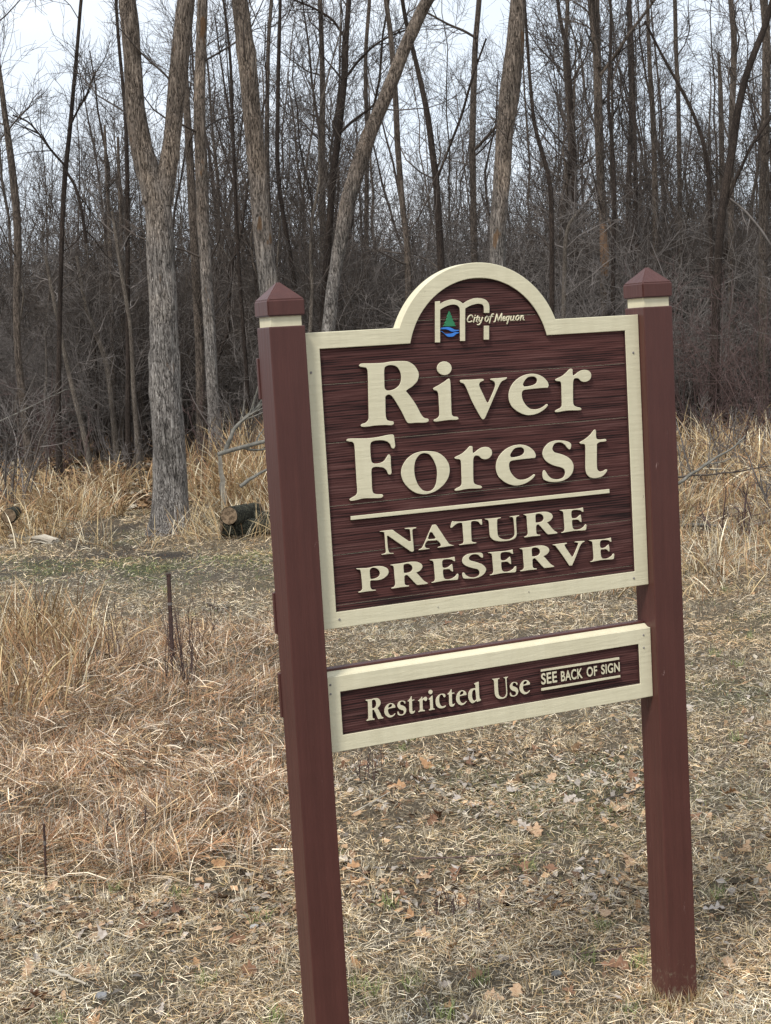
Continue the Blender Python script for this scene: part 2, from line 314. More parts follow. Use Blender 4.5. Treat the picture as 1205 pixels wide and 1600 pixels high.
def build_ground():
    k = 460
    s = np.linspace(-1, 1, k)
    g = np.sign(s) * (np.abs(s) * 7 + (np.exp(np.abs(s) * 5.2) - 1) * 1.9)
    X, Y = np.meshgrid(g + 0.4, g + 4.0)
    X = X.ravel(); Y = Y.ravel(); P = np.stack([X, Y, gz(X, Y)], 1)
    m = masks(P)
    near = np.array([0.165, 0.13, 0.085]); litter = np.array([0.105, 0.078, 0.055]); mud = np.array([0.045, 0.035, 0.028]); green = np.array([0.085, 0.095, 0.035]); earth = np.array([0.09, 0.08, 0.065])
    C = np.tile(near, (len(P), 1))
    def mixin(c, w): nonlocal C; w = np.clip(w, 0, 1)[:, None]; C = C * (1 - w) + c * w
    mixin(green, m['moss'] * 0.35 * (1 - m['rank']))
    mixin(earth, m['wet'] * 0.6); mixin(green, m['wet'] * smooth(m['n2'], -0.1, 0.3) * 0.8); mixin(mud, m['mud']); mixin(litter, m['wood'])
    idx = np.arange(k * k).reshape(k, k)
    Q = np.stack([idx[:-1, :-1], idx[:-1, 1:], idx[1:, 1:], idx[1:, :-1]], -1).reshape(-1, 4)
    me = np_mesh('ground', P, Q, colors=C)
    mt, t, b = mat_new('soil_and_thatch'); a = t.nodes.new('ShaderNodeAttribute'); a.attribute_name = 'Col'
    n = noise_n(t, coords(t), 70, 8, 0.8); r = ramp(t, [(0.36, (0.3, 0.28, 0.26)), (0.5, (0.95, 0.95, 0.95)), (0.64, (2.3, 2.2, 2.0))]); t.links.new(n.outputs['Fac'], r.inputs[0])
    mm = mixc(t, 1.0, a.outputs['Color'], r.outputs[0], 'MULTIPLY'); t.links.new(mm.outputs[2], b.inputs['Base Color'])
    bump_n(t, b, n.outputs['Fac'], 1.0, 0.03); b.inputs['Roughness'].default_value = 0.95
    o = link('ground', me, mt); tag(o, 'dry grassy ground running back under the bare wood', kind='structure'); return o
build_ground()

# ------------------------------------------------------------------ the sign
def cm(contour, res=5):
    """closed Catmull-Rom through points; a third value 1 marks a sharp corner"""
    n = len(contour); out = []
    P = [np.array(c[:2], float) for c in contour]; K = [len(c) > 2 for c in contour]
    for i in range(n):
        p0, p1, p2, p3 = P[i - 1], P[i], P[(i + 1) % n], P[(i + 2) % n]
        k1, k2 = K[i], K[(i + 1) % n]
        if k1 and k2: out.append(p1); continue
        L12 = np.linalg.norm(p2 - p1)
        m1 = (p2 - p1) * 0.5 if k1 else (p2 - p0) / (np.linalg.norm(p2 - p1) + np.linalg.norm(p1 - p0)) * L12
        m2 = (p2 - p1) * 0.5 if k2 else (p3 - p1) / (np.linalg.norm(p3 - p2) + np.linalg.norm(p2 - p1)) * L12
        m1 = m1 * 0.9; m2 = m2 * 0.9
        for j in range(res):
            t = j / res; t2 = t * t; t3 = t2 * t
            out.append((2 * t3 - 3 * t2 + 1) * p1 + (t3 - 2 * t2 + t) * m1 + (-2 * t3 + 3 * t2) * p2 + (t3 - t2) * m2)
    return np.array(out)
def parse(sv):
    r = []
    for tok in sv.split():
        k = tok.endswith('!'); a, b = tok.rstrip('!').split(','); r.append((float(a), float(b), 1) if k else (float(a), float(b)))
    return r
def plane_xz(u, v, Y=0.0):
    d = ray(u, v); t = (Y - CY) / d[1]; p = CAM + d * t; return np.array([p[0], p[2]])
def trace(org, sc, *cont, Y=0.0):
    out = []
    for c in cont:
        pts = cm(parse(c)); out.append(np.array([plane_xz(org[0] + p[0] / sc, org[1] + p[1] / sc, Y) for p in pts]))
    return out
def bbox(cs):
    a = np.concatenate(cs); return a[:, 0].min(), a[:, 0].max(), a[:, 1].min(), a[:, 1].max()
def recopy(cs, org, sc, Lp, Rp, Tp, Bp):
    q = lambda p: plane_xz(org[0] + p[0] / sc, org[1] + p[1] / sc)
    x0, x1, z0, z1 = bbox(cs); X0, X1, Z1, Z0 = q(Lp)[0], q(Rp)[0], q(Tp)[1], q(Bp)[1]
    return [np.stack([(c[:, 0] - x0) / (x1 - x0) * (X1 - X0) + X0, (c[:, 1] - z0) / (z1 - z0) * (Z1 - Z0) + Z0], 1) for c in cs]

pending = []
def solid(name, contours, y0, y1, parent, front, side, bevel=0.0008, outer_side=None):
    """flat outline (with holes) in the sign's plane, from y0 (front) to y1 (back)"""
    cu = bpy.data.curves.new(name, 'CURVE'); cu.dimensions = '2D'; cu.fill_mode = 'BOTH'
    for c in contours:
        sp = cu.splines.new('POLY'); sp.points.add(len(c) - 1); sp.use_cyclic_u = True
        for i, p in enumerate(c): sp.points[i].co = (p[0], p[1], 0, 1)
    cu.extrude = (y1 - y0) / 2 - bevel; cu.bevel_depth = bevel; cu.bevel_resolution = 0; cu.offset = -bevel
    o = bpy.data.objects.new(name, cu); COL.objects.link(o)
    pending.append((o, name, (y0 + y1) / 2, parent, front, side, outer_side, contours))
def flush():
    bpy.context.view_layer.update(); dg = bpy.context.evaluated_depsgraph_get(); res = []
    for o, name, yc, parent, front, side, outer, cont in pending:
        me = bpy.data.meshes.new_from_object(o.evaluated_get(dg)); me.name = name
        n = len(me.vertices); a = np.zeros(n * 3, np.float32); me.vertices.foreach_get('co', a); a = a.reshape(-1, 3)
        me.vertices.foreach_set('co', np.stack([a[:, 0], yc - a[:, 2], a[:, 1]], 1).astype(np.float32).ravel()); me.update()
        me.materials.clear(); me.materials.append(front); me.materials.append(side)
        if outer: me.materials.append(outer)
        if outer:
            c0 = np.array(cont[1]); cx0, cx1, cz0, cz1 = c0[:, 0].min(), c0[:, 0].max(), c0[:, 1].min(), c0[:, 1].max()
        for p in me.polygons:
            p.use_smooth = False
            if abs(p.normal.y) < 0.5:
                p.material_index = 1
                if outer:   # the inner edge of a frame takes the panel's brown, the outer edge stays cream
                    q = p.center; dd = np.min(np.hypot(c0[:, 0] - q.x, c0[:, 1] - q.z)); seg = inside_edge(c0, q.x, q.z)
                    p.material_index = 1 if seg < 0.004 else 2
        bpy.data.objects.remove(o)
        ob = bpy.data.objects.new(name, me); COL.objects.link(ob); ob.parent = parent; res.append(ob)
    pending.clear(); return res
def inside_edge(c, x, z):
    a = c; b = np.roll(c, -1, 0); d = b - a; t = np.clip(((x - a[:, 0]) * d[:, 0] + (z - a[:, 1]) * d[:, 1]) / np.maximum((d ** 2).sum(1), 1e-12), 0, 1)
    return np.hypot(a[:, 0] + d[:, 0] * t - x, a[:, 1] + d[:, 1] * t - z).min()

def bevel_box(name, x0, x1, y0, y1, z0, z1, mat, parent, bev=0.004, taper=None):
    import bmesh
    bm = bmesh.new(); bmesh.ops.create_cube(bm, size=1)
    for v in bm.verts:
        v.co = Vector((x0 if v.co.x < 0 else x1, y0 if v.co.y < 0 else y1, z0 if v.co.z < 0 else z1))
    if taper: taper(bm)
    if bev: bmesh.ops.bevel(bm, geom=list(bm.edges), offset=bev, segments=2, affect='EDGES', profile=0.6)
    me = bpy.data.meshes.new(name); bm.to_mesh(me); bm.free()
    return link(name, me, mat, parent)

sign = empty('park_sign', (0, 0, 0))
tag(sign, 'brown and cream wooden nature preserve sign on two square posts', 'sign')
PW, RC = 0.0943 * S, 0.0265 * S            # post width, how far the posts stand proud of the boards
ZT, ZB, LT, LB = 1.9943 * S, 1.2375 * S, 1.1137 * S, 0.9144 * S
for px in (-PW, 1.0 * S):
    import bmesh
    yf, yb = -RC, PW - RC
    bt, cb, ctp, ap = 2.0135 * S, 2.0388 * S, 2.0835 * S, 2.1262 * S
    post = bevel_box('post', px, px + PW, yf, yb, -0.25, bt, M_BROWN, sign, 0.003)
    g_ = 0.006
    bevel_box('collar', px + g_, px + PW - g_, yf + g_, yb - g_, bt - 0.004, cb + 0.004, M_CREAM, post, 0)
    bm = bmesh.new(); e = 0.002
    ring = [(px - e, yf - e), (px + PW + e, yf - e), (px + PW + e, yb + e), (px - e, yb + e)]
    v0 = [bm.verts.new((x, y, cb)) for x, y in ring]; v1 = [bm.verts.new((x, y, ctp - 0.004)) for x, y in ring]
    top = bm.verts.new((px + PW / 2, (yf + yb) / 2, ap + 0.001))
    bm.faces.new(v0[::-1])
    for i in range(4): bm.faces.new((v0[i], v0[(i + 1) % 4], v1[(i + 1) % 4], v1[i])); bm.faces.new((v1[i], v1[(i + 1) % 4], top))
    bmesh.ops.bevel(bm, geom=[e_ for e_ in bm.edges], offset=0.003, segments=2, affect='EDGES')
    me = bpy.data.meshes.new('cap'); bm.to_mesh(me); bm.free(); link('cap', me, M_BROWN, post)
    if px < 0:    # brown cleats fixed behind the left post
        for vt, vb in ((560, 622), (930, 990), (1058, 1122)):
            zt = plane_xz(402, vt, yb)[1]; zb_ = plane_xz(440, vb, yb)[1]
            bevel_box('cleat', px - 0.003, px + 0.05, yb + 0.0005, yb + 0.012, zb_, zt, M_BROWN, post, 0.002)

AC = (0.502 * S, 1.903 * S)
def arch(r, ztop, x0, x1, z0):
    h = ztop - AC[1]; a = math.asin(h / r); xs = []
    for k in range(41):
        t = math.pi - a + (2 * a - math.pi) * k / 40
        xs.append((AC[0] + r * math.cos(t), AC[1] + r * math.sin(t)))
    return np.array([(x0, z0), (x0, ztop)] + xs + [(x1, ztop), (x1, z0)])
FWD, FT = 0.0455 * S, 0.0421 * S
W_ = 1.0 * S
outer = arch(0.250 * S, ZT, 0.001, W_ - 0.001, ZB); inner = arch(0.2095 * S, ZT - FT, FWD, W_ - FWD, ZB + FT)
RD = 0.008                                  # depth of the sandblasted ground
body = None
solid('main_board', [outer], 0.0105, 0.036, sign, M_CREAM, M_CREAM, 0.001)
solid('lower_board', [np.array([(0.001, LB), (0.001, LT), (W_ - 0.001, LT), (W_ - 0.001, LB)])], 0.0105, 0.028, sign, M_CREAM, M_CREAM, 0.001)
body, lower = flush()
for v_ in lower.data.vertices:
    if v_.co.z > LT - 0.004 and v_.co.y > 0.02: v_.co.z += 0.0075
solid('frame', [outer, inner], 0.0, 0.0103, body, M_CREAM, M_SIDE, 0.0012, M_CREAM)
LF = 0.0426 * S
lout = np.array([(0.001, LB), (0.001, LT), (W_ - 0.001, LT), (W_ - 0.001, LB)]); lin = np.array([(LF, LB + LF), (LF, LT - LF), (W_ - LF, LT - LF), (W_ - LF, LB + LF)])
solid('frame', [lout, lin], 0.0, 0.0103, lower, M_CREAM, M_SIDE, 0.0012, M_CREAM)
bevel_box('rail', 0.001, W_ - 0.001, 0.0285, 0.052, LB - 0.004, LT + 0.0135, M_BROWN, lower, 0.002)
# planks of the panel, glued up, sandblasted to a shallow relief
def plank_row(parent, bounds, clip):
    for i in range(len(bounds) - 1):
        z0, z1 = bounds[i] + 0.0007, bounds[i + 1] - 0.0007
        c = clip(z0, z1); solid('plank', [c], RD, 0.0104, parent, M_PANEL, M_SIDE, 0.0004)
def clip_main(z0, z1):
    hh = ZT - FT
    if z1 <= hh - 0.0001: return np.array([(FWD, z0), (FWD, z1), (W_ - FWD, z1), (W_ - FWD, z0)])
    r = 0.2095 * S; pts = []
    lo = max(z0, hh)
    a0 = math.asin(min(1, (lo - AC[1]) / r)); a1 = math.asin(min(1, (z1 - AC[1]) / r))
    left = [(AC[0] - r * math.cos(a), AC[1] + r * math.sin(a)) for a in np.linspace(a0, a1, 12)]
    right = [(2 * AC[0] - x, z) for x, z in left[::-1]]
    if z0 < hh: return np.array([(FWD, z0), (FWD, hh)] + left + right + [(W_ - FWD, hh), (W_ - FWD, z0)])
    if z1 > AC[1] + r - 0.001: right = right[1:]
    return np.array(left + right)
plank_row(body, [ZB + FT, 1.295 * S, 1.425 * S, 1.5515 * S, 1.7125 * S, 1.862 * S, 2.01 * S, AC[1] + 0.2094 * S], clip_main)
plank_row(lower, [LB + LF, LT - LF], lambda a, b: np.array([(LF, a), (LF, b), (W_ - LF, b), (W_ - LF, a)]))
ZL = RD + 0.0004                            # letters run back into the planks

G = {}
G['R'] = trace((555, 555), 10.04, "65,160 95,133 250,128 440,120 560,100 700,92 830,100 930,160 990,250 1003,320 975,410 900,490 825,540 800,565! 860,635 960,780 1040,930 1090,985 1150,1000 1155,1035 1110,1058 960,1062 845,1068 815,1050 740,900 640,730 570,635 520,620 480,650 478,700 485,960 510,1020 560,1035 605,1045 608,1080 570,1100 480,1098 330,1105 200,1122 110,1125 90,1105 110,1080 170,1058 210,1010 215,950 208,600 200,260 180,205 130,190 80,182",
    "465,200 510,165 580,158 650,180 700,240 722,310 722,390 700,460 640,520 560,552 500,552 468,520 462,400")
dot = " ".join("%.0f,%.0f" % (347 + 117 * math.cos(a), 206 + 108 * math.sin(a)) for a in np.linspace(0, 2 * math.pi, 17)[:-1])
G['dot'] = trace((660, 555), 10.04, dot)
G['i'] = trace((660, 555), 10.04, "175,520 250,475 340,420 410,370 435,375 445,450 455,700 465,920 490,960 555,970 570,1000 540,1015 430,1018 320,1030 220,1045 185,1038 182,1015 240,985 268,940 262,750 252,600 225,560 185,548")
G['v'] = trace((710, 570), 15.06, "135,375 170,355 400,348 620,332 690,338 702,365 660,390 605,420 590,470 610,540 700,730 760,860 785,890! 805,885! 860,760 930,600 965,480 950,410 900,375 855,355 850,335 890,322 1050,312 1240,297 1244,315 1200,350 1130,385 1085,440 1000,620 880,900 765,1165 709,1274 664,1282 604,1199 430,880 270,510 220,445 150,415")
G['e'] = trace((785, 575), 15.06, "1075,465! 1095,400 1060,310 980,225 860,160 720,135 560,155 400,225 260,350 180,490 150,640 170,790 230,910 340,1010 470,1080 600,1112 740,1100 870,1055 1000,970 1070,890 1075,860 1045,850 1000,885 900,945 800,972 680,965 590,905 510,800 470,690 465,590 490,535 540,515 750,490 1000,468",
    "490,390 530,300 600,225 680,203 760,208 810,250 820,310 790,365 720,405 600,432 520,437!")
G['r'] = trace((855, 565), 15.06, "195,420 240,395 360,335 460,250 540,170 600,180 605,260 612,320 635,322 720,255 800,210 900,195 990,220 1040,290 1035,380 980,450 890,482 810,465 750,410 700,392 650,400 620,460 615,600 618,960 640,1030 700,1065 780,1085 812,1115 790,1145 700,1150 520,1152 400,1165 280,1188 200,1190 190,1165 230,1130 310,1090 345,1040 345,800 335,510 300,468 230,460 200,445")
G['F'] = trace((535, 670), 10.04, "65,180 100,155 380,150 560,130 700,100 790,90 812,105 825,200 832,275 810,310 780,305 750,240 700,200 620,182 520,188 460,210 443,250 448,420 465,520 500,545 580,540 650,510 700,440 720,408 750,408 762,440 765,560 775,690 755,720 725,715 700,660 650,615 560,600 490,605 462,640 465,800 475,970 500,1015 560,1028 630,1030 645,1055 610,1085 480,1090 330,1095 200,1125 130,1132 115,1108 150,1080 210,1045 235,1000 225,800 205,450 190,250 160,210 90,198")
G['o'] = trace((620, 690), 13.39, "650,200 850,225 1000,325 1090,460 1113,600 1080,760 980,910 830,1030 700,1085 590,1105 430,1085 280,1000 150,850 95,680 115,530 210,370 350,260 500,210",
    "600,245 690,275 770,380 830,520 848,660 830,850 790,960 720,1025 630,1043 540,1010 450,900 390,740 370,580 390,420 450,310 520,255")
G['s'] = trace((840, 680), 10.04, "530,140 525,205 500,225 470,200 430,150 380,120 330,115 270,135 240,190 240,230 275,270 380,300 480,345 545,410 570,490 550,590 490,665 400,715 300,735 180,730 100,695 82,640 85,570 105,548 125,560 170,630 230,680 320,692 400,665 435,600 425,545 380,510 250,475 150,420 95,350 80,280 105,200 180,120 280,85 400,85 490,105")
G['t'] = trace((840, 680), 10.04, "905,-88 920,-70 922,20 935,60 990,68 1070,60 1085,85 1060,100 980,110 940,135 935,180 935,480 945,540 980,570 1030,560 1080,535 1098,550 1060,610 1000,655 900,675 820,660 770,600 755,520 755,300 750,160 725,140 680,138 662,118 690,95 750,60 830,-10 880,-75")
G['N'] = trace((590, 815), 15.06, "55,232 150,215 330,195 375,200! 420,240 740,460! 785,465! 790,440 765,200 735,180 650,175 650,155 800,142 915,137 905,160 840,180 825,220 845,480 862,680! 835,712! 790,710! 760,690 250,335! 228,345! 250,620 275,715 300,738 385,742 380,755 250,770 100,783 105,770 180,745 200,715 190,600 165,270 140,248 70,240")
G['A'] = trace((650, 800), 12.05, "310,245! 370,235! 395,255 620,590 660,615 720,630 600,650 415,675 420,660 470,640 465,600 430,560 400,535! 260,545 220,550 180,600 175,650 200,680 265,690 180,708 55,720 60,705 110,680 150,610 240,400", "265,385! 310,385! 375,490! 360,505! 250,515! 230,495!")
G['T'] = trace((650, 800), 12.05, "655,290 665,230 690,175 730,180 880,180 1050,158 1165,145 1245,138! 1250,235 1225,242 1180,190 1115,172 1060,178 1042,200 1055,540 1075,565 1145,578 1130,592 950,612 820,625 815,615 880,595 900,560 890,400 875,220 850,205 790,215 740,245 690,290 665,302")
G['U'] = trace((740, 795), 12.05, "215,190 300,185 520,162! 515,178 460,195 448,230 460,480 490,540 560,575 650,578 730,550 775,490 770,350 755,190 730,160 680,153 720,140 865,122! 860,135 815,155 805,180 812,350 818,480 790,550 700,595 600,612 480,615 380,590 320,530 305,450 290,250 270,215 220,200")
G['R2'] = trace((815, 785), 10.95, "35,208 200,185 350,162 450,165 520,200 538,250 500,310 440,345! 470,375 560,480 620,522 600,535 455,550! 430,530 300,385 270,385 255,410 262,530 290,552 325,555 320,570 180,585 60,602 45,590 90,570 110,530 100,400 90,250 75,228", "245,215 290,195 340,205 375,240 380,285 350,325 290,345 248,345!")
G['E'] = trace((815, 785), 10.95, "650,135 800,120 940,110 1055,88! 1065,160! 1045,165 1010,140 940,130 880,138 858,165 865,260 900,275 950,260 990,225 1015,212 1030,335 1010,335 970,300 910,300 870,310 880,430 910,465 990,460 1060,420 1095,375 1115,385 1110,460! 1090,480 900,490 690,525 680,515 720,500 738,460 728,300 718,180 700,155")
G['P'] = trace((555, 865), 10.04, "20,235 200,225 320,200 430,200 510,235 530,290 500,350 430,400 350,420 255,425 240,440 245,530 270,565 330,570 320,582 200,595 60,615 50,605 100,580 115,550 105,400 90,280 70,255 30,248", "235,260 270,225 320,228 370,260 392,310 370,360 310,392 250,398 240,370")
G['S'] = trace((665, 855), 10.04, "900,165 870,160 830,125 780,112 720,125 685,165 700,205 800,235 900,275 955,340 930,410 870,460 780,490 680,495 600,490 580,440 585,400 610,402 640,440 700,470 770,475 840,440 850,390 820,350 720,325 620,285 578,230 590,165 650,115 740,95 880,90 905,120")
G['V'] = trace((860, 830), 10.95, "35,235 150,215 285,200 290,212 250,232 260,270 375,440! 390,430 480,220 470,200 420,190 430,178 590,168 585,182 545,205 510,260 440,440 375,590! 330,592! 200,400 100,265 80,248")
G['c'] = trace((655, 1055), 12.05, "492,415 465,412 450,380 420,365 395,385 380,440 385,510 410,570 450,590 490,572 508,572 495,600 440,625 380,622 330,580 312,500 325,430 370,375 430,350 480,355 498,375")
G['d'] = trace((655, 1055), 12.05, "1035,165 1100,130 1125,125! 1140,430 1165,460 1160,480 1090,505! 1080,485 1040,515 1000,530 960,500 930,430 930,340 970,270 1040,245 1065,250! 1060,190", "1060,290 1035,275 1005,310 1000,400 1015,460 1045,480 1075,460 1078,440")
def put(cs, parent, name='letter', mat=None, y0=0.0, bevel=0.0009, label=None):
    solid(name, cs, y0, ZL, parent, mat or M_CREAM, M_SIDE if mat is None else mat, bevel)
for g in ('R', 'i', 'v', 'e', 'r', 'F', 'o', 's', 't', 'N', 'A', 'T', 'U', 'R2', 'E', 'P', 'S', 'V'): put(G[g], body)
put(G['dot'], body, 'letter_dot')
put(recopy(G['r'], (705, 685), 13.39, (78, 1090), (860, 290), (415, 160), (130, 1100)), body)
put(recopy(G['e'], (770, 680), 15.06, (75, 720), (1020, 480), (620, 222), (545, 1190)), body)
put(recopy(G['R2'], (555, 865), 10.04, (545, 175), (1145, 462), (930, 122), (600, 550)), body)
put(recopy(G['E'], (665, 855), 10.04, (62, 205), (520, 430), (450, 150), (110, 565)), body)
put(recopy(G['E'], (765, 845), 10.04, (-24, 190), (425, 410), (370, 135), (30, 545)), body)
put(recopy(G['R2'], (765, 845), 10.04, (465, 125), (1018, 405), (800, 72), (500, 482)), body)
put(recopy(G['E'], (860, 830), 10.95, (660, 165), (1098, 405), (1040, 110), (680, 535)), body)
def bar(p0, p1, p2, p3):
    return [np.array([plane_xz(*p0), plane_xz(*p1), plane_xz(*p2), plane_xz(*p3)])]
put(bar((548.2, 806.7), (952.6, 764.1), (952.9, 770.6), (548.4, 812.9)), body, 'rule')
# the lower board
s3 = ((565, 1070), 12.05); s4 = ((655, 1055), 12.05); s5 = ((760, 1045), 15.06)
lo = []
lo.append(recopy(G['R'], *s3, (70, 290), (415, 625), (280, 250), (100, 688)))
lo.append(recopy(G['e'], *s3, (430, 480), (638, 380), (560, 345), (540, 618)))
lo.append(recopy(G['s'], *s3, (670, 370), (845, 460), (770, 298), (740, 582)))
lo.append(recopy(G['t'], *s3, (870, 300), (1012, 495), (938, 215), (960, 547)))
lo.append(recopy(G['r'], (565, 1070), 12.05, (1058, 300), (1239, 249), (1130, 226), (1075, 517)))
lo.append(recopy(G['i'], *s4, (175, 450), (298, 635), (245, 383), (190, 667)))
lo.append(recopy(G['dot'], *s4, (178, 318), (256, 318), (217, 276), (217, 360)))
lo.append(G['c']); lo.append(recopy(G['t'], *s4, (535, 350), (678, 545), (600, 268), (610, 597)))
lo.append(recopy(G['e'], *s4, (697, 430), (895, 335), (820, 283), (810, 567))); lo.append(G['d'])
lo.append(recopy(G['U'], *s5, (138, 240), (514, 185), (500, 180), (340, 714)))
lo.append(recopy(G['s'], *s5, (550, 420), (755, 510), (670, 310), (640, 657)))
lo.append(recopy(G['e'], *s5, (782, 430), (1030, 340), (930, 266), (910, 604)))
for c in lo: put(c, lower, bevel=0.0005)
q8 = lambda p: (840 + p[0] / 8.607, 1020 + p[1] / 8.607)
put(bar(q8((45, 225)), q8((1100, 58)), q8((1102, 92)), q8((45, 256))), lower, 'rule', bevel=0.0004)
put(bar(q8((52, 478)), q8((1115, 300)), q8((1117, 330)), q8((52, 513))), lower, 'rule', bevel=0.0004)
# emblem
put(trace((670, 455), 12.05, "120,195! 215,185! 218,235! 300,190 400,160 480,155 570,180 650,232! 740,175 850,135 960,130 1070,160 1130,225 1145,300 1143,410! 1040,410! 1040,310 1020,260 960,238 900,240 790,270 690,325! 688,600! 688,938! 592,938! 588,600! 585,330 540,270 460,252 370,270 280,310 218,350! 217,965! 120,965!"), body, 'emblem_arches', bevel=0.0005)
put(trace((670, 455), 12.05, "1040,650! 1140,650! 1138,912! 1038,912!"), body, 'emblem_leg', bevel=0.0005)
put(trace((670, 455), 12.05, "400,372! 432,420! 425,430! 455,480! 445,492! 480,540! 468,552! 512,605! 495,615! 532,657! 400,664! 288,657! 330,612! 312,602! 352,552! 342,542! 368,492! 358,480! 382,430!"), body, 'emblem_tree', M_GREEN, 0.004, 0.0003)
put(trace((670, 455), 12.05, "220,700 300,680 390,675 460,700 510,725 590,730! 590,745! 520,755 450,760 400,735 330,715 220,718!"), body, 'emblem_wave', M_BLUE, 0.004, 0.0003)
put(trace((670, 455), 12.05, "218,745! 270,755 330,800 390,800 450,795 520,770 590,775! 590,785! 530,810 480,850 400,860 350,840 300,790 260,765 218,757!"), body, 'emblem_wave', M_BLUE, 0.004, 0.0003)
flush()
# script lettering: round-nosed strokes standing on the panel
strokes = [["180,235 165,200 130,200 95,240 78,290 95,325 140,320 165,305"], ["215,240 195,325", "222,203 226,207"], ["272,212 242,310 265,325", "235,243 290,240"],
    ["300,240 290,300 305,315 340,290", "355,240 330,320 295,372 262,370"], ["430,215 405,255 400,300 425,320 455,290 465,240 430,215"],
    ["555,180 528,180 505,220 480,340", "480,228 540,222"], ["560,320 580,312 612,182", "612,182 638,300", "638,300 700,170", "700,170 690,300"],
    ["715,272 755,258 762,228 738,225 715,262 722,300 760,290"], ["835,225 798,222 775,270 788,300 820,282", "838,220 795,355"], ["870,220 855,280 868,300 900,280", "920,215 902,288 922,295"],
    ["990,205 955,235 950,280 975,295 1005,265 1015,215 990,205"], ["1050,205 1035,290", "1043,245 1078,203 1090,218 1080,282 1102,285"]]
for let in strokes:
    tb = Tubes()
    for stv in let:
        p = np.array([[float(q) for q in k.split(',')] for k in stv.split()])
        P = np.array([[*plane_xz(725 + a / 11.476, 475 + b / 11.476)] for a, b in p])
        P = np.stack([P[:, 0], np.full(len(P), 0.0062), P[:, 1]], 1)
        if len(P) > 3:
            t_ = np.linspace(0, len(P) - 1, len(P) * 3); P = np.stack([np.interp(t_, np.arange(len(P)), P[:, k]) for k in range(3)], 1)
            P[1:-1] = (P[:-2] + 2 * P[1:-1] + P[2:]) / 4
        d0 = norm(P[0] - P[1]); d1 = norm(P[-1] - P[-2]); r = 0.0018
        P = np.concatenate([[P[0] + d0 * r * 0.8], P, [P[-1] + d1 * r * 0.8]]); R = np.full(len(P), r); R[0] = R[-1] = r * 0.4
        tb.add(P, R, 8)
    link('letter', tb.mesh('script_letter'), M_CREAM, body)
# sans capitals from the built-in face, fattened and condensed
words = [('SEE', (50, 350), (262, 330), (150, 262), (150, 416)), ('BACK', (315, 300), (606, 280), (330, 246), (330, 387)), ('OF', (662, 260), (802, 230), (770, 177), (770, 310)), ('SIGN', (857, 220), (1106, 190), (1045, 132), (1045, 262))]
tobs = []
for wd, *bb in words:
    full = bpy.data.curves.new('w', 'FONT'); full.body = wd; full.offset = 0.022; full.size = 1; full.space_character = 1.06
    o = bpy.data.objects.new('w', full); COL.objects.link(o); tobs.append((o, wd, bb))
bpy.context.view_layer.update(); dg = bpy.context.evaluated_depsgraph_get()
for o, wd, bb in tobs:
    me = bpy.data.meshes.new_from_object(o.evaluated_get(dg))
    import bmesh
    bm = bmesh.new(); bm.from_mesh(me)
    x = [v.co.x for v in bm.verts]; y = [v.co.y for v in bm.verts]
    x0, x1, y0, y1 = min(x), max(x), min(y), max(y); q = lambda p: plane_xz(*q8(p)); X0, X1, Z1, Z0 = q(bb[0])[0], q(bb[1])[0], q(bb[2])[1], q(bb[3])[1]
    r_ = bmesh.ops.extrude_face_region(bm, geom=list(bm.faces)); back = {v for v in r_['geom'] if isinstance(v, bmesh.types.BMVert)}
    for v in bm.verts:
        v.co = Vector(((v.co.x - x0) / (x1 - x0) * (X1 - X0) + X0, ZL if v in back else 0.0, (v.co.y - y0) / (y1 - y0) * (Z1 - Z0) + Z0))
    bmesh.ops.recalc_face_normals(bm, faces=list(bm.faces))
    # split into single letters by connected pieces
    seen = set(); pieces = []
    for v in bm.verts:
        if v in seen: continue
        stk = [v]; comp = set()
        while stk:
            a = stk.pop()
            if a in comp: continue
            comp.add(a); stk += [e.other_vert(a) for e in a.link_edges]
        seen |= comp; pieces.append(comp)
    for comp in pieces:
        vs = list(comp); ix = {v: i for i, v in enumerate(vs)}
        fs = [[ix[v] for v in f.verts] for f in bm.faces if f.verts[0] in comp]
        m2 = bpy.data.meshes.new('letter'); m2.from_pydata([v.co[:] for v in vs], [], fs); m2.materials.append(M_CREAM); m2.materials.append(M_SIDE); m2.update()
        for p in m2.polygons: p.material_index = 0 if abs(p.normal.y) > 0.5 else 1
        link_o = bpy.data.objects.new('letter', m2); COL.objects.link(link_o); link_o.parent = lower
    bm.free(); bpy.data.objects.remove(o); bpy.data.meshes.remove(me)
# screws
import bmesh
def screw(u, v, parent, r=0.0035):
    x, z = plane_xz(u, v); bm = bmesh.new()
    bmesh.ops.create_cone(bm, cap_ends=True, segments=12, radius1=r, radius2=r * 0.7, depth=0.002, matrix=Matrix.Translation((x, -0.0006, z)) @ Matrix.Rotation(math.radians(90), 4, 'X'))
    bmesh.ops.create_cone(bm, cap_ends=True, segments=8, radius1=r * 0.35, radius2=r * 0.35, depth=0.0022, matrix=Matrix.Translation((x, -0.0008, z)) @ Matrix.Rotation(math.radians(90), 4, 'X'))
    me = bpy.data.meshes.new('screw'); bm.to_mesh(me); bm.free(); link('screw', me, M_SCREW, parent)
for u, v in ((486.2, 582.4), (989.5, 551), (530.5, 968), (990.5, 903.5), (684.5, 948.5), (826.4, 924.8)): screw(u, v, body, 0.0034 if u not in (684.5, 826.4) else 0.0016)
for u, v in ((516.4, 1070.3), (516.8, 1084.7), (1005.5, 992.2), (1006, 1012)): screw(u, v, lower, 0.003)

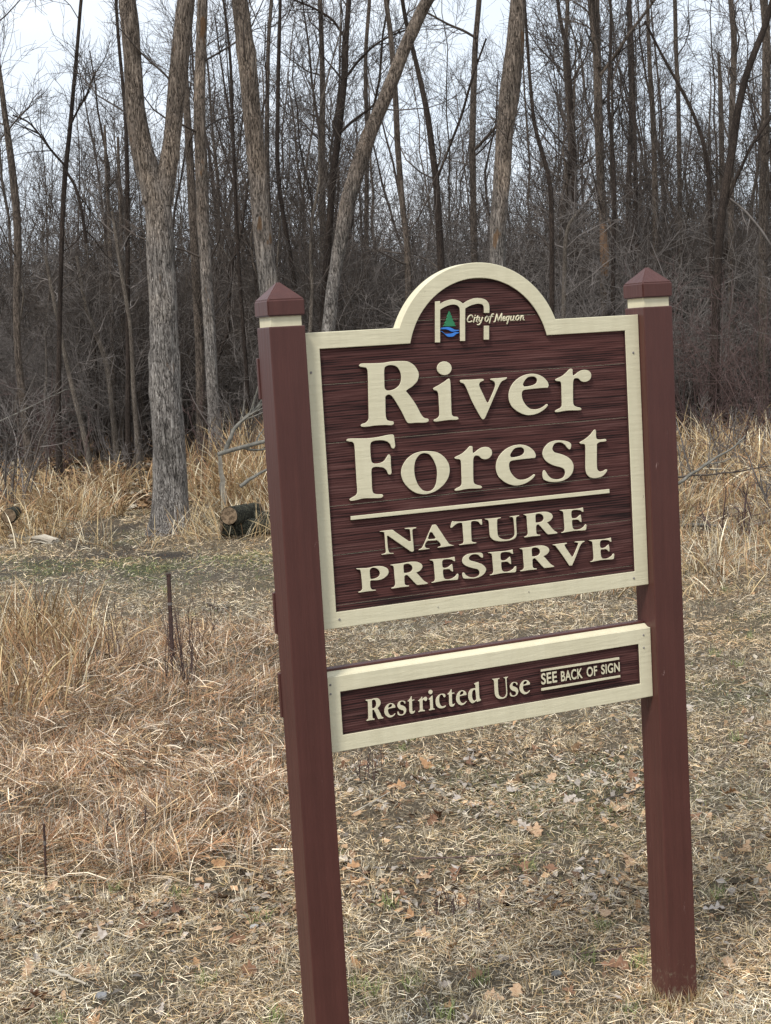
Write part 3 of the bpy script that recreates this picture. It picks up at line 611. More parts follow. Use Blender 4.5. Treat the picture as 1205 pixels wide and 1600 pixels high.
# ------------------------------------------------------------------ trees
def px_path(txt):
    return [tuple(float(q) for q in k.split(',')) for k in txt.split()]
def trunk_pts(path, depth, base_v=None, extend=4.0, step=0.12, rg=rng, jit=0.0):
    """path (u, v, width px) read from the top down to the ground, at one distance; goes on above the picture"""
    P = np.array([at(u, v, depth) for u, v, w in path]); R = np.array([w * depth / F_PX / 2 for u, v, w in path])
    o = np.argsort(P[:, 2]); P = P[o]; R = R[o]
    b = P[0].copy(); zg = float(gz(b[0], b[1]))
    if b[2] > zg - 0.1:
        dr = P[0] - P[min(2, len(P) - 1)]; k = (b[2] - zg + 0.12) / max(1e-3, -dr[2]) if dr[2] < -1e-3 else 0
        nb = P[0] + np.clip(dr * k, -1.2, 1.2) * np.array([0.6, 0.6, 0]) ; nb[2] = zg - 0.12
        P = np.concatenate([[nb], P]); R = np.concatenate([[R[0] * 1.12], R])
    if extend > 0:
        d = norm(P[-1] - P[-2]); d = norm(d * np.array([0.6, 0.6, 1]) + np.array([0, 0, 0.2]))
        e = [P[-1] + d * extend * t for t in (0.25, 0.5, 0.75, 1.0)]; P = np.concatenate([P, e]); R = np.concatenate([R, R[-1] * np.array([0.85, 0.62, 0.38, 0.12])])
    # resample smoothly
    s = np.concatenate([[0], np.cumsum(np.linalg.norm(np.diff(P, axis=0), axis=1))]); n = max(6, int(s[-1] / step)); t = np.linspace(0, s[-1], n)
    Q = np.stack([np.interp(t, s, P[:, k]) for k in range(3)], 1); RR = np.interp(t, s, R)
    for _ in range(3): Q[1:-1] = (Q[:-2] + Q[1:-1] * 2 + Q[2:]) / 4; RR[1:-1] = (RR[:-2] + RR[1:-1] * 2 + RR[2:]) / 4
    # a slow wander toward and away from the viewer
    ph = rg.uniform(0, 6); w = (Q[:, 2] / 6.0)[:, None]; Q = Q + HF * (np.sin(Q[:, 2:3] * 0.5 + ph) - math.sin(ph)) * 0.10 * np.clip(w, 0, 1) * (1 + jit)
    return Q, RR
def knotty(knots, base):
    def f(P, th):
        out = base(P, th)
        for j in range(P.shape[1]):
            for z, a0, s_ in knots:
                dz = (P[0, j, 2] - z) / 0.09
                if abs(dz) < 3:
                    for k, a in enumerate(th):
                        da = (a - a0 + math.pi) % (2 * math.pi) - math.pi; out[0, j, k] += s_ * math.exp(-dz * dz - (da / 0.45) ** 2)
        return out
    return f
def lump(amp, fz=2.2, fa=3, seed=0.0):
    def f(P, th):
        out = np.ones((P.shape[0], P.shape[1], len(th)))
        for j in range(P.shape[1]):
            z = P[0, j, 2]
            for k, a in enumerate(th):
                c, s_ = math.cos(a), math.sin(a)
                out[0, j, k] += amp * (mn.noise(Vector((c * 1.3 + seed, s_ * 1.3, z * fz))) + 0.6 * mn.noise(Vector((c * fa, s_ * fa + seed, z * fz * 2.5))) + 0.35 * mn.noise(Vector((c * 9, s_ * 9, z * 5 + seed))))
        return out
    return f
def rel(P, base): return P - np.array(base)

def hero(label, paths, depth, mat, sides=24, step=0.08, limbs=16, llen=1.6, amp=0.06, extend=4.0, name='tree', twigm=None, seed=1, flare=0.15, crown_z=1.8, forks=()):
    rg = np.random.default_rng(seed)
    Q, RR = trunk_pts(paths[0], depth, step=step, extend=extend, rg=rg)
    zg = Q[0, 2]; RR = RR * (1 + flare * np.exp(-np.maximum(Q[:, 2] - zg - 0.1, 0) / 0.25))
    base = np.array([Q[0, 0], Q[0, 1], float(gz(Q[0, 0], Q[0, 1]))])
    root = empty(name, base); tag(root, label, 'tree')
    kn = [(rg.uniform(0.4, 5.5), rg.uniform(0, 6.28), rg.uniform(0.08, 0.2)) for _ in range(9)] if sides > 30 else []
    tb = Tubes(); tb.add(rel(Q, base), RR, sides, bump=knotty(kn, lump(amp, seed=seed))); link('trunk', tb.mesh('trunk'), mat, root)
    allP = [(Q, RR)]
    for pth in paths[1:]:
        P2 = np.array([at(u, v, depth) for u, v, w in pth]); R2 = np.array([w * depth / F_PX / 2 for u, v, w in pth]); o = np.argsort(P2[:, 2]); P2 = P2[o]; R2 = R2[o]
        if extend > 0 and P2[-1, 2] > 4:
            d = norm(P2[-1] - P2[-2]); P2 = np.concatenate([P2, [P2[-1] + d * extend * t for t in (0.4, 0.8)]]); R2 = np.concatenate([R2, [R2[-1] * 0.6, R2[-1] * 0.2]])
        s = np.concatenate([[0], np.cumsum(np.linalg.norm(np.diff(P2, axis=0), axis=1))]); t = np.linspace(0, s[-1], max(6, int(s[-1] / step)))
        P2 = np.stack([np.interp(t, s, P2[:, k]) for k in range(3)], 1); R2 = np.interp(t, s, R2)
        # start on the trunk's own axis
        i = np.argmin(np.abs(Q[:, 2] - P2[0, 2])); off = Q[i] - P2[0]; P2 = P2 + (off * np.array([HF[0], HF[1], 0])).sum() * HF
        for _ in range(3): P2[1:-1] = (P2[:-2] + P2[1:-1] * 2 + P2[2:]) / 4
        tb = Tubes(); tb.add(rel(P2, base), R2, max(10, sides * 3 // 4), bump=lump(amp, seed=seed + 3)); link('limb', tb.mesh('limb'), mat, root); allP.append((P2, R2))
    tb = Tubes()
    for P_, R_ in allP:
        z0 = np.searchsorted(P_[:, 2], crown_z) / len(P_); z0 = min(z0, 0.85)
        a, b = sprout(P_[None], R_[None], limbs, z0, 0.97, llen, (30, 75), 6, rg, 0.12, 0.2, 0.35, 0.018 if sides < 30 else 0.012, 0.0055, 0.35, 0.2)
        tb.add(rel(a, base), b, 5); c, d = sprout(a, b, 5, 0.2, 1, llen * 0.5, (25, 60), 4, rg, 0.06, 0.22, 0.6, 0.02, 0.0045, 0.5, 0.4)
        tb.add(rel(c, base), d, 3); e, f = sprout(c, d, 6, 0.15, 1, llen * 0.3, (25, 65), 3, rg, 0.05, 0.25, 0.7, 0.01, 0.0035, 0.6, 0.4); tb.add(rel(e, base), f, 3)
    link('crown', tb.mesh('crown'), twigm or M_TWIG, root)
    return root, allP

def base_depth(u, v): return depth_of(ground_hit(u, v))
# the five large trunks
hero('large grey ridged trunk forking into two stems, nearest of the left trees', [
    px_path("226,-60,24 200,0,26 206,40,27 209,105,28 213,175,30 222,235,32 234,275,36 248,320,40 251,418,42 254.5,470,44 256,540,43 258,609,48 264,679,50 266,749,53 266,812,59 266,830,68"),
    px_path("297,-60,25 291,0,26 281,88,28 273,175,26 267,235,27 260,275,30 254,320,32")], base_depth(265, 826), M_BARK, 48, 0.04, limbs=4, llen=0.9, amp=0.10, seed=11, crown_z=3.4)
hero('grey ridged trunk rising straight behind the left post cap', [
    px_path("366,-60,22 376,0,24 388.6,105,27 394.6,175,29 404,280,28 416,418,28.5 426,500,30 440,600,31 455,700,33 462,770,38")], 18.0, M_BARK, 36, 0.05, limbs=3, llen=0.9, amp=0.08, seed=12, crown_z=3.6)
hero('grey trunk leaning strongly to the right behind the sign', [
    px_path("700,-50,17 665.7,0,19 633,70,20 606.5,140,21 591,175,22 576,210,23 564,245,25 543,314,24 525,418,19 519,456,20 513,516,20 506,600,22 498,740,26")], base_depth(498, 745), M_BARK, 32, 0.06, limbs=4, llen=1.2, amp=0.08, seed=13, crown_z=3.4)
hero('tall grey trunk rising just behind the arched top of the sign', [
    px_path("818,-50,21 811,0,23 807,70,28 798,140,31 790,209,26 785,279,26 779,348,26 778,408,24 776,500,26 772,740,30")], base_depth(772, 745), M_BARK, 36, 0.05, limbs=5, llen=1.2, amp=0.08, seed=14, crown_z=3.0)
hero('brown straight trunk directly right of the forked tree', [
    px_path("315,-50,15 314.5,0,16 311,105,17 310,175,18 313.6,244,19 317,348,20 322,420,18 329,540,18 334,645,19 337,690,22")], 22.5, M_BARK, 20, 0.08, limbs=10, llen=1.6, seed=15)
hero('slim grey trunk close beside the brown straight one', [
    px_path("300,300,13 306,420,13 312,540,13 314,645,14 315,690,16")], 23.5, M_BARK2, 16, 0.1, limbs=8, llen=1.6, seed=16, extend=5)
SL = [  # label, depth, path, material
 ('black slender sapling left of the forked tree', 22, "128,-50,5 122,0,5 117,70,5.5 111,140,6 106,209,7 102,244,7 99,279,8 96,348,7.5 94,450,7 92,557,8 91,650,9", M_BARK3, 1.6),
 ('brown leaning trunk at the left edge above the bare shrub', 21, "-12,60,7 0,140,8 5,185,9 14,244,11 22,314,12 27,383,12 24,460,11 27,557,11 38,644,12 50,762,15", M_BARK2, 1.2),
 ('pale thin stem leaning left among dark trunks beside the black sapling', 24, "70,400,5 84,470,6 98,540,7 114,610,7.5 132,678,9", M_BARK4, .8),
 ('pale thin stem with a bend left of the forked tree', 26, "120,400,5 132,470,7 143,505,8 163,550,8.5 170,580,8.5 176,640,9 181,690,10", M_BARK4, .9),
 ('slim pale stem standing nearest the left side of the forked tree', 24, "176,330,5 190,428,6.5 200,480,7 206,540,7.5 208,600,7.5 216,700,9", M_BARK4, .9),
 ('broken snag with a pointed top left of the forked tree', 27, "163,195,3.5 166,260,5.5 170,320,6 174,420,7 177,560,7 178,670,8", M_BARK2, .3),
 ('shorter broken snag with a blunt top left of the forked tree', 28, "182,212,4 184,270,5 187,330,6 190,430,6.5 192,560,7 192,660,8", M_BARK2, .3),
 ('thin dark stem running up close along the left of the forked tree', 24, "176,-40,4.5 178,0,5 182,60,5 188,120,5.5 194,180,6 198,300,7 199,430,7 200,560,7 200,672,9", M_BARK3, 1.2),
 ('thin stem between the brown trunk and the trunk behind the left post', 25, "344,-40,3.5 350,0,4 358,60,4 362,100,4.5 367,250,5 370,340,5.5 376,450,6 384,560,6 390,668,8", M_BARK3, 1.3),
 ('straight brown pole-like stem left of a matching darker one above the left post', 28, "428,-40,5.5 425,0,6 420,70,6 419,140,6.5 418,230,7 420,330,8 424,450,8 430,660,10", M_BARK2, 1.3),
 ('dark thin stem just right of the pole-like brown one above the left post', 26, "438,-40,4.5 437,0,5 434,100,6 432,240,6.5 436,300,7 450,380,7 462,450,7 470,560,8 480,690,10", M_BARK3, 1.3),
 ('straight brown trunk between the left post and the leaning tree', 27, "499,-40,7 500,0,7 503,80,8 504,140,8.5 503,280,10 505,400,11 506,560,12 508,680,14", M_BARK2, 1.3),
 ('dark wavy trunk with a high fork left of the leaning tree', 25, "548,-40,7 545,0,8 540,60,9 540,110,9 535,150,10 530,200,11 522,260,11 517,320,11 512,400,12 505,520,13 500,690,15", M_BARK3, 1.5),
 ('thin straight brown stem crossing behind the leaning tree', 28, "579,-40,5 578,0,5.5 572,70,6 571,130,6.5 574,200,7 573,300,7 572,420,8 570,670,10", M_BARK2, 1.3),
 ('crooked brown trunk emerging right of the leaning tree', 24, "598,-40,7 602,0,7.5 611,60,8 613,90,8.5 618,150,9 621,230,9.5 624,260,9 629,330,9 636,370,10 640,500,11 644,700,14", M_BARK2, 1.4),
 ('dark mossy trunk with an upper bend left of the arch tree', 24, "625,-40,6 632,20,6.5 645,70,7 657,120,8 668,170,9.5 676,230,10 681,270,11 685,320,11 690,420,12 695,700,15", M_BARK3, 1.5),
 ('straight grey brown trunk left of the arch tree', 26, "752,-40,8 750,0,8.5 744,60,9 741,150,10 739,220,10 740,300,10 742,420,11 745,690,13", M_BARK2, 1.4),
 ('brown double trunk with its lower bark stripped to orange wood', 25, "930,-40,17 931,0,16 934,50,13 936,100,13 937,200,14 939,270,13 941,320,12 943,360,12 944,420,13 946,560,14 948,690,16", M_BARK2, 1.6),
 ('dark slender trunk just left of the brown double trunk', 27, "866,-40,5 872,30,6 885,80,6.5 889,150,7.5 893,200,9 896,280,10 898,400,11 900,690,13", M_BARK3, 1.6),
 ('thin straight stem right of the brown double trunk', 28, "986,-40,4.5 986,0,5 990,80,5.5 992,200,6 993,260,6.5 995,400,7 996,690,9", M_BARK3, 1.5),
 ('knotty thin brown stem above the right post cap', 26, "1009,-40,4.5 1010,50,6 1012,110,7 1016,160,8 1019,220,8 1022,300,9 1024,420,9 1028,690,11", M_BARK2, 1.5),
 ('slim pale brown pole right of the right post cap', 28, "1051,-40,6 1053,0,6.5 1054,90,6.5 1057,150,7 1059,250,7 1062,400,8 1066,690,10", M_BARK2, 1.5),
 ('dark trunk leaning right with a curved foot near the right edge', 22, "1222,-50,9 1205,20,9.5 1190,60,10 1172,100,10.5 1158,150,11 1150,190,12 1145,230,13 1138,270,13 1128,320,13 1122,400,13 1118,500,13 1116,700,16", M_BARK3, 1.4),
 ('brown pole behind the dark leaning trunk near the right edge', 26, "1140,-40,8 1145,10,8.5 1149,60,9 1147,110,9.5 1143,190,9.5 1141,300,10 1142,420,10 1145,690,12", M_BARK2, 1.3),
 ('broken topped snag left of the dark leaning trunk', 27, "1125,80,4 1128,120,7 1130,200,8 1131,300,9 1132,420,9 1134,690,11", M_BARK2, .4),
 ('thick brown trunk closest to the right edge', 23, "1186,-40,12 1192,0,12 1197,60,12 1197,120,12.5 1196,230,13 1194,300,14 1193,420,14 1192,700,17", M_BARK2, 1.3),
 ('dark thin tree bowed like an arch above the right post', 24, "1010,30,3.5 1030,70,4 1052,110,4.5 1070,140,5 1085,172,5.5 1098,205,6 1108,245,6.5 1111,290,7 1113,400,7 1114,700,9", M_BARK3, .9),
 ('thin curving dark trunk behind the right side of the arch', 22, "826,120,5 831,180,6 838,220,6.5 850,250,7 860,290,7.5 862,400,8 862,700,10", M_BARK3, 1.2),
 ('twisted grey sapling behind the right frame of the sign', 23, "905,330,5 884,345,6 882,400,7 880,520,8 880,700,9", M_BARK4, .9),
 ('straight thin dark stem just left of the right post', 24, "955,70,4 950,160,5 957,230,6 960,300,6.5 958,400,7 956,700,9", M_BARK3, 1.2),
]
hs = []
for i, (lab, dep, pth, mt, ll) in enumerate(SL):
    hs.append(hero(lab, [px_path(pth)], dep, mt, 10, 0.14, limbs=9 if ll > 0.5 else 3, llen=ll, amp=0.05, seed=40 + i, crown_z=2.2, extend=0.0 if 'broken' in lab or 'snag' in lab or 'arch above' in lab or ll < 1 else 4.5, name='snag' if 'snag' in lab else 'slender_tree', twigm=M_TWIG if mt is not M_BARK4 else M_TWIGG))
# traced high limbs, as tubes carried by their trees
def add_limb(rt, pth, depth, mat, subs=6, sl=0.9, seed=5):
    base = np.array(rt.location); P = np.array([at(u, v, depth) for u, v, w in pth]); R = np.array([w * depth / F_PX / 2 for u, v, w in pth])
    t = np.linspace(0, len(P) - 1, len(P) * 4); P = np.stack([np.interp(t, np.arange(len(P)), P[:, k]) for k in range(3)], 1); R = np.interp(t, np.arange(len(R)), R)
    for _ in range(2): P[1:-1] = (P[:-2] + 2 * P[1:-1] + P[2:]) / 4
    tb = Tubes(); tb.add(rel(P, base), R, 6); rg = np.random.default_rng(seed)
    a, b = sprout(P[None], R[None], subs, 0.2, 1, sl, (25, 60), 5, rg, 0.1, 0.2, 0.6, 0.02, 0.004, 0.4, 0.3); tb.add(rel(a, base), b, 3)
    c, d = sprout(a, b, 4, 0.2, 1, sl * .45, (25, 60), 3, rg, 0.05, 0.2, 0.6, 0.02, 0.0035, 0.4, 0.3); tb.add(rel(c, base), d, 3)
    link('limb', tb.mesh('limb'), mat, rt)
byl = {l[0]: (h[0], l[1]) for l, h in zip(SL, hs)}
rt, dp = byl['brown double trunk with its lower bark stripped to orange wood']
add_limb(rt, px_path("938,118,5 955,95,5 985,50,5 1010,18,4.5 1030,-10,4"), dp, M_BARK2)
add_limb(rt, px_path("936,105,8 928,60,8 924,20,8.5 920,-20,8"), dp, M_BARK2)
tb = Tubes(); b0 = np.array(rt.location); Pq = np.array([at(u, v, dp - 0.02) for u, v in ((943, 350), (944, 380), (945, 405), (945, 432))]); tb.add(rel(Pq, b0), np.array([5.5, 7.3, 7.3, 5.5]) * dp / F_PX, 12, bump=lump(0.1)); link('stripped_wood', tb.mesh('stripped'), M_RAW, rt)
rt, dp = byl['dark wavy trunk with a high fork left of the leaning tree']
add_limb(rt, px_path("540,122,4 560,95,4 585,70,3.5 612,55,3 640,45,2.5"), dp, M_BARK3)
add_limb(rt, px_path("531,208,4.5 550,190,4.5 575,172,4 590,158,3 610,150,2.5"), dp, M_BARK3)
add_limb(rt, px_path("540,60,4 520,30,4 490,12,3.5 460,0,3"), dp, M_BARK3)
rt, dp = byl['dark mossy trunk with an upper bend left of the arch tree']
add_limb(rt, px_path("683,280,4 700,235,4 722,180,4 738,120,3.5 760,60,3"), dp, M_BARK3)
rt, dp = byl['straight grey brown trunk left of the arch tree']
add_limb(rt, px_path("741,235,5 760,215,5 780,192,4.5 800,170,3.5"), dp, M_BARK2)
add_limb(rt, px_path("745,60,4 725,48,4 700,38,3.5 668,20,3"), dp, M_BARK2)
rt, dp = byl['dark trunk leaning right with a curved foot near the right edge']
add_limb(rt, px_path("1130,330,6 1150,280,5 1175,225,5 1200,190,5 1230,150,4"), dp, M_BARK3)
add_limb(rt, px_path("1140,310,3.5 1165,330,3.5 1190,360,4 1215,400,4"), dp, M_TWIGG)
rt, dp = byl['black slender sapling left of the forked tree']
add_limb(rt, px_path("101,258,4 80,235,4 62,210,3.5 45,190,3 20,180,2.5"), dp, M_BARK3, 8)
add_limb(rt, px_path("100,262,4 118,290,4.5 128,330,5 135,380,5"), dp, M_BARK3, 4)
add_limb(rt, px_path("106,205,3.5 120,175,3 135,150,3 150,110,2.5"), dp, M_BARK3, 8)

# ---- tree kinds for the crowded wood behind: built once, copied
def gen_tree(seed, H, r, limbs, llen, lean=0.4, low=0.25):
    rg = np.random.default_rng(seed); m = 14; z = np.linspace(0, H, m)
    a = rg.uniform(0, 6.28); bend = np.cumsum(rg.normal(0, 0.07, (m, 2)), 0); P = np.stack([lean * (z / H) ** 1.5 * math.cos(a) * H * 0.2 + bend[:, 0], lean * (z / H) ** 1.5 * math.sin(a) * H * 0.2 + bend[:, 1], z - 0.1], 1); P[:, :2] -= P[0, :2]
    R = r * (1 - 0.8 * (z / H)) * (1 + 0.3 * np.exp(-z / 0.3))
    t1 = Tubes(); t1.add(P, R, 8); t2 = Tubes()
    a_, b_ = sprout(P[None], R[None], limbs, low, 0.98, llen, (20, 60), 6, rg, 0.2, 0.16, 0.45, 0.05, 0.007, 0.3, 0.45); t2.add(a_, b_, 4)
    c, d = sprout(a_, b_, 6, 0.15, 1, llen * 0.5, (20, 55), 4, rg, 0.1, 0.18, 0.6, 0.02, 0.005, 0.45, 0.4); t2.add(c, d, 3)
    e, f = sprout(c, d, 4, 0.2, 1, llen * 0.26, (20, 60), 3, rg, 0.05, 0.2, 0.7, 0.01, 0.004, 0.6, 0.4); t2.add(e, f, 3)
    return t1.mesh('trunk_%d' % seed), t2.mesh('crown_%d' % seed)
kinds = []
for i in range(9):
    tm, cm_ = gen_tree(100 + i, rng.uniform(9, 13), rng.uniform(0.03, 0.06) if i < 6 else rng.uniform(0.06, 0.085), 22, rng.uniform(1.7, 2.5))
    tm.materials.append([M_BARK3, M_BARK2, M_BARK3][i % 3]); cm_.materials.append([M_TWIG, M_TWIG, M_TWIG][i % 3]); kinds.append((tm, cm_))
def scatter(n, d0, d1, rg, spread=0.30, power=1.0):
    out = []
    for _ in range(n):
        d = d0 + (d1 - d0) * rg.random() ** power; l = rg.uniform(-1, 1) * (spread * d + 1.5); out.append((CX + HF[0] * d + HR[0] * l, CY + HF[1] * d + HR[1] * l, d))
    return out
rg = np.random.default_rng(77)
for x, y, d in scatter(112, 28, 60, rg, 0.30, 0.8):
    k = kinds[rg.integers(len(kinds))]; r_ = empty('slender_tree', (x, y, float(gz(x, y)))); s_ = rg.uniform(0.8, 1.2)
    r_.rotation_euler = (rg.normal(0, 0.05), rg.normal(0, 0.05), rg.uniform(0, 6.28)); r_.scale = (s_, s_, s_)
    tag(r_, 'bare slender tree crowded among many in the depth of the wood', 'tree', 'slender bare trees crowding the wood')
    for nm, me in (('trunk', k[0]), ('crown', k[1])):
        o = bpy.data.objects.new(nm, me); COL.objects.link(o); o.parent = r_

poles = []
for i in range(6):
    tm, cm_ = gen_tree(140 + i, rng.uniform(4.5, 7), rng.uniform(0.025, 0.045), 12, rng.uniform(1.2, 1.8), lean=rng.uniform(0.2, 1.1), low=0.35)
    tm.materials.append([M_BARK3, M_BARK4, M_BARK2][i % 3]); cm_.materials.append(M_TWIG); poles.append((tm, cm_))
for q in range(72):
    d = rg.uniform(23.5, 36); l = rg.uniform(-0.29 * d - 0.5, -1.0) if q < 50 else rg.uniform(-1.0, 0.29 * d); x = CX + HF[0] * d + HR[0] * l; y = CY + HF[1] * d + HR[1] * l
    k = poles[rg.integers(len(poles))]; r_ = empty('thin_young_tree', (x, y, float(gz(x, y)))); s_ = rg.uniform(0.7, 1.15); r_.scale = (s_, s_, s_); r_.rotation_euler = (rg.normal(0, 0.07), rg.normal(0, 0.07), rg.uniform(0, 6.28))
    tag(r_, 'thin bare young stem standing at the front of the wood among many others', 'tree', 'thin young stems at the front of the wood')
    for nm, me in (('trunk', k[0]), ('crown', k[1])):
        o = bpy.data.objects.new(nm, me); COL.objects.link(o); o.parent = r_

# ---- the thicket: bushes and saplings nobody could count, one object of instances
def gen_bush(seed, H, stems, spread, mat, rmin=0.004, wig=0.13):
    rg = np.random.default_rng(seed); P = []; m = 7
    for i in range(stems):
        a = rg.uniform(0, 6.28); rr = rg.uniform(0, spread * 0.35); d = norm(np.array([math.cos(a) * rg.uniform(0.05, 0.55), math.sin(a) * rg.uniform(0.05, 0.55), 1.0])); p = np.array([math.cos(a) * rr, math.sin(a) * rr, -0.05]); st = H * rg.uniform(0.6, 1.1) / (m - 1); L_ = [p]
        for j in range(m - 1): p = p + d * st; L_.append(p); d = norm(d + rg.normal(0, wig, 3) + np.array([0, 0, 0.02]))
        P.append(L_)
    P = np.array(P); R = rg.uniform(0.008, 0.016, stems)[:, None] * np.linspace(1, 0.35, m)[None]
    tb = Tubes(); tb.add(P, R, 3)
    a_, b_ = sprout(P, R, 6, 0.12, 1, H * 0.38, (25, 75), 5, rg, 0.05, 0.12 + wig, 0.6, 0.02, rmin, 0.5, 0.4); tb.add(a_, b_, 3)
    c, d = sprout(a_, b_, 4, 0.2, 1, H * 0.17, (25, 70), 3, rg, 0.03, 0.15 + wig, 0.7, 0.02, rmin, 0.6, 0.3); tb.add(c, d, 3)
    me = tb.mesh('bush_%d' % seed); me.materials.append(mat); return me
def instanced(name, meshes, pts, label, cat_kind='stuff'):
    """one object whose points carry instances of a few bush meshes"""
    src = []
    for me in meshes:
        o = bpy.data.objects.new(me.name, me); src.append(o)
    P = np.array([(p[0], p[1], p[2]) for p in pts]); me = bpy.data.meshes.new(name); me.vertices.add(len(P)); me.vertices.foreach_set('co', P.astype(np.float32).ravel())
    for an, k, ty in (('rot', 3, 'FLOAT'), ('scl', 4, 'FLOAT')):
        a = me.attributes.new(an, ty, 'POINT'); a.data.foreach_set('value', np.array([p[k] for p in pts], np.float32))
    a = me.attributes.new('idx', 'INT', 'POINT'); a.data.foreach_set('value', np.array([p[5] for p in pts], np.int32))
    ob = link(name, me); tag(ob, label, kind='stuff')
    ng = bpy.data.node_groups.new(name, 'GeometryNodeTree'); ng.interface.new_socket('Geometry', in_out='INPUT', socket_type='NodeSocketGeometry'); ng.interface.new_socket('Geometry', in_out='OUTPUT', socket_type='NodeSocketGeometry')
    gi = ng.nodes.new('NodeGroupInput'); go = ng.nodes.new('NodeGroupOutput'); iop = ng.nodes.new('GeometryNodeInstanceOnPoints'); g2i = ng.nodes.new('GeometryNodeGeometryToInstance')
    for o in reversed(src):
        oi = ng.nodes.new('GeometryNodeObjectInfo'); oi.inputs['Object'].default_value = o; oi.inputs['As Instance'].default_value = True; ng.links.new(oi.outputs['Geometry'], g2i.inputs[0])
    def na(nm, ty):
        n = ng.nodes.new('GeometryNodeInputNamedAttribute'); n.data_type = ty; n.inputs['Name'].default_value = nm; return n
    r_ = na('rot', 'FLOAT'); s_ = na('scl', 'FLOAT'); ix = na('idx', 'INT'); cx = ng.nodes.new('ShaderNodeCombineXYZ'); ng.links.new(r_.outputs['Attribute'], cx.inputs['Z'])
    ng.links.new(gi.outputs[0], iop.inputs['Points']); ng.links.new(g2i.outputs[0], iop.inputs['Instance']); iop.inputs['Pick Instance'].default_value = True
    ng.links.new(ix.outputs['Attribute'], iop.inputs['Instance Index']); ng.links.new(cx.outputs[0], iop.inputs['Rotation']); ng.links.new(s_.outputs['Attribute'], iop.inputs['Scale'])
    ng.links.new(iop.outputs[0], go.inputs[0]); md = ob.modifiers.new('scatter', 'NODES'); md.node_group = ng
    return ob
bushes = [gen_bush(200 + i, [3.2, 2.6, 3.6, 4.6, 5.0, 4.4, 4.0][i], [26, 24, 30, 22, 20, 15, 14][i], 1.6, [M_TWIG, M_TWIGG, M_TWIG, M_TWIG, M_TWIG, M_TWIGG, M_TWIGG][i], wig=[.13, .2, .13, .12, .12, .2, .24][i]) for i in range(7)]
pts = []
for x, y, d in scatter(80, 22.5, 29, rg, 0.30, 1.0):
    if (x - CX) * HR[0] + (y - CY) * HR[1] < -1.0 and (d < 25.5 or rg.random() < 0.35): continue
    pts.append((x, y, float(gz(x, y)), rg.uniform(0, 6.28), rg.uniform(0.6, 1.1), int(rg.choice([1, 5, 6]))))
for x, y, d in scatter(330, 25, 48, rg, 0.30, 1.0):
    if (x - CX) * HR[0] + (y - CY) * HR[1] < -1.0 and d < 28 + 2 * math.sin(x * 2): continue
    pts.append((x, y, float(gz(x, y)), rg.uniform(0, 6.28), rg.uniform(0.7, 1.15), int(rg.choice([0, 1, 2, 3, 5, 6, 5, 6]))))
for x, y, d in scatter(170, 36, 62, rg, 0.30, 1.0):
    pts.append((x, y, float(gz(x, y)), rg.uniform(0, 6.28), rg.uniform(1.0, 1.35), int(rg.choice([3, 4, 5]))))
for x, y, d in scatter(360, 45, 125, rg, 0.30, 1.0):
    pts.append((x, y, float(gz(x, y)), rg.uniform(0, 6.28), rg.uniform(0.8, 1.25), int(rg.choice([2, 3, 4, 0, 4, 5]))))
instanced('brushwood_thicket', bushes, pts, 'dense grey brown brushwood and saplings filling the wood between the trunks')

# shrubs that stand out in front of the wood
def shrub(name, label, u, v, H, stems, mat, seed, spread=0.9):
    p = ground_hit(u, v); me = gen_bush(seed, H, stems, spread, mat, 0.003); o = link(name, me, mat, None, (p[0], p[1], float(gz(p[0], p[1])))); tag(o, label, 'shrub'); return o
shrub('bare_shrub', 'bare greyish shrub of fine twigs at the left edge in front of the wood', 22, 800, 2.0, 12, M_TWIGG, 301)
shrub('bare_shrub', 'reddish bare shrub at the left edge behind the reed grass', 60, 735, 1.6, 16, M_TWIGR, 302)
shrub('bare_shrub', 'reddish purple bare shrub beside the right post', 1100, 700, 2.4, 22, M_TWIGR, 303)
shrub('bare_shrub', 'reddish bare shrub at the right edge of the picture', 1190, 700, 2.2, 20, M_TWIGR, 304)
shrub('bare_shrub', 'grey bare shrub with spreading twigs between the left post and the forked tree', 392, 745, 1.5, 9, M_TWIGG, 305)

for q, (u, v, H, k) in enumerate(((1085, 770, 0.9, 0), (1130, 745, 1.2, 1), (1175, 750, 1.0, 0), (1150, 830, 0.5, 1), (1215, 800, 0.7, 0), (120, 745, 1.1, 1), (200, 742, 1.0, 0), (360, 742, 1.3, 1))):
    shrub('woody_brush', ['low grey woody brush standing in the reeds', 'low reddish woody brush standing in the reeds'][k] + [' nearest the right post', ' a little right of the right post', ' near the right edge, upper one', ' low by the long dark branch', ' cut by the right edge', ' left of the thin pale stems', ' just left of the forked trunk', ' right of the forked trunk'][q], u, v, H, 5, [M_TWIGG, M_TWIGR][k], 320 + q, 0.8)
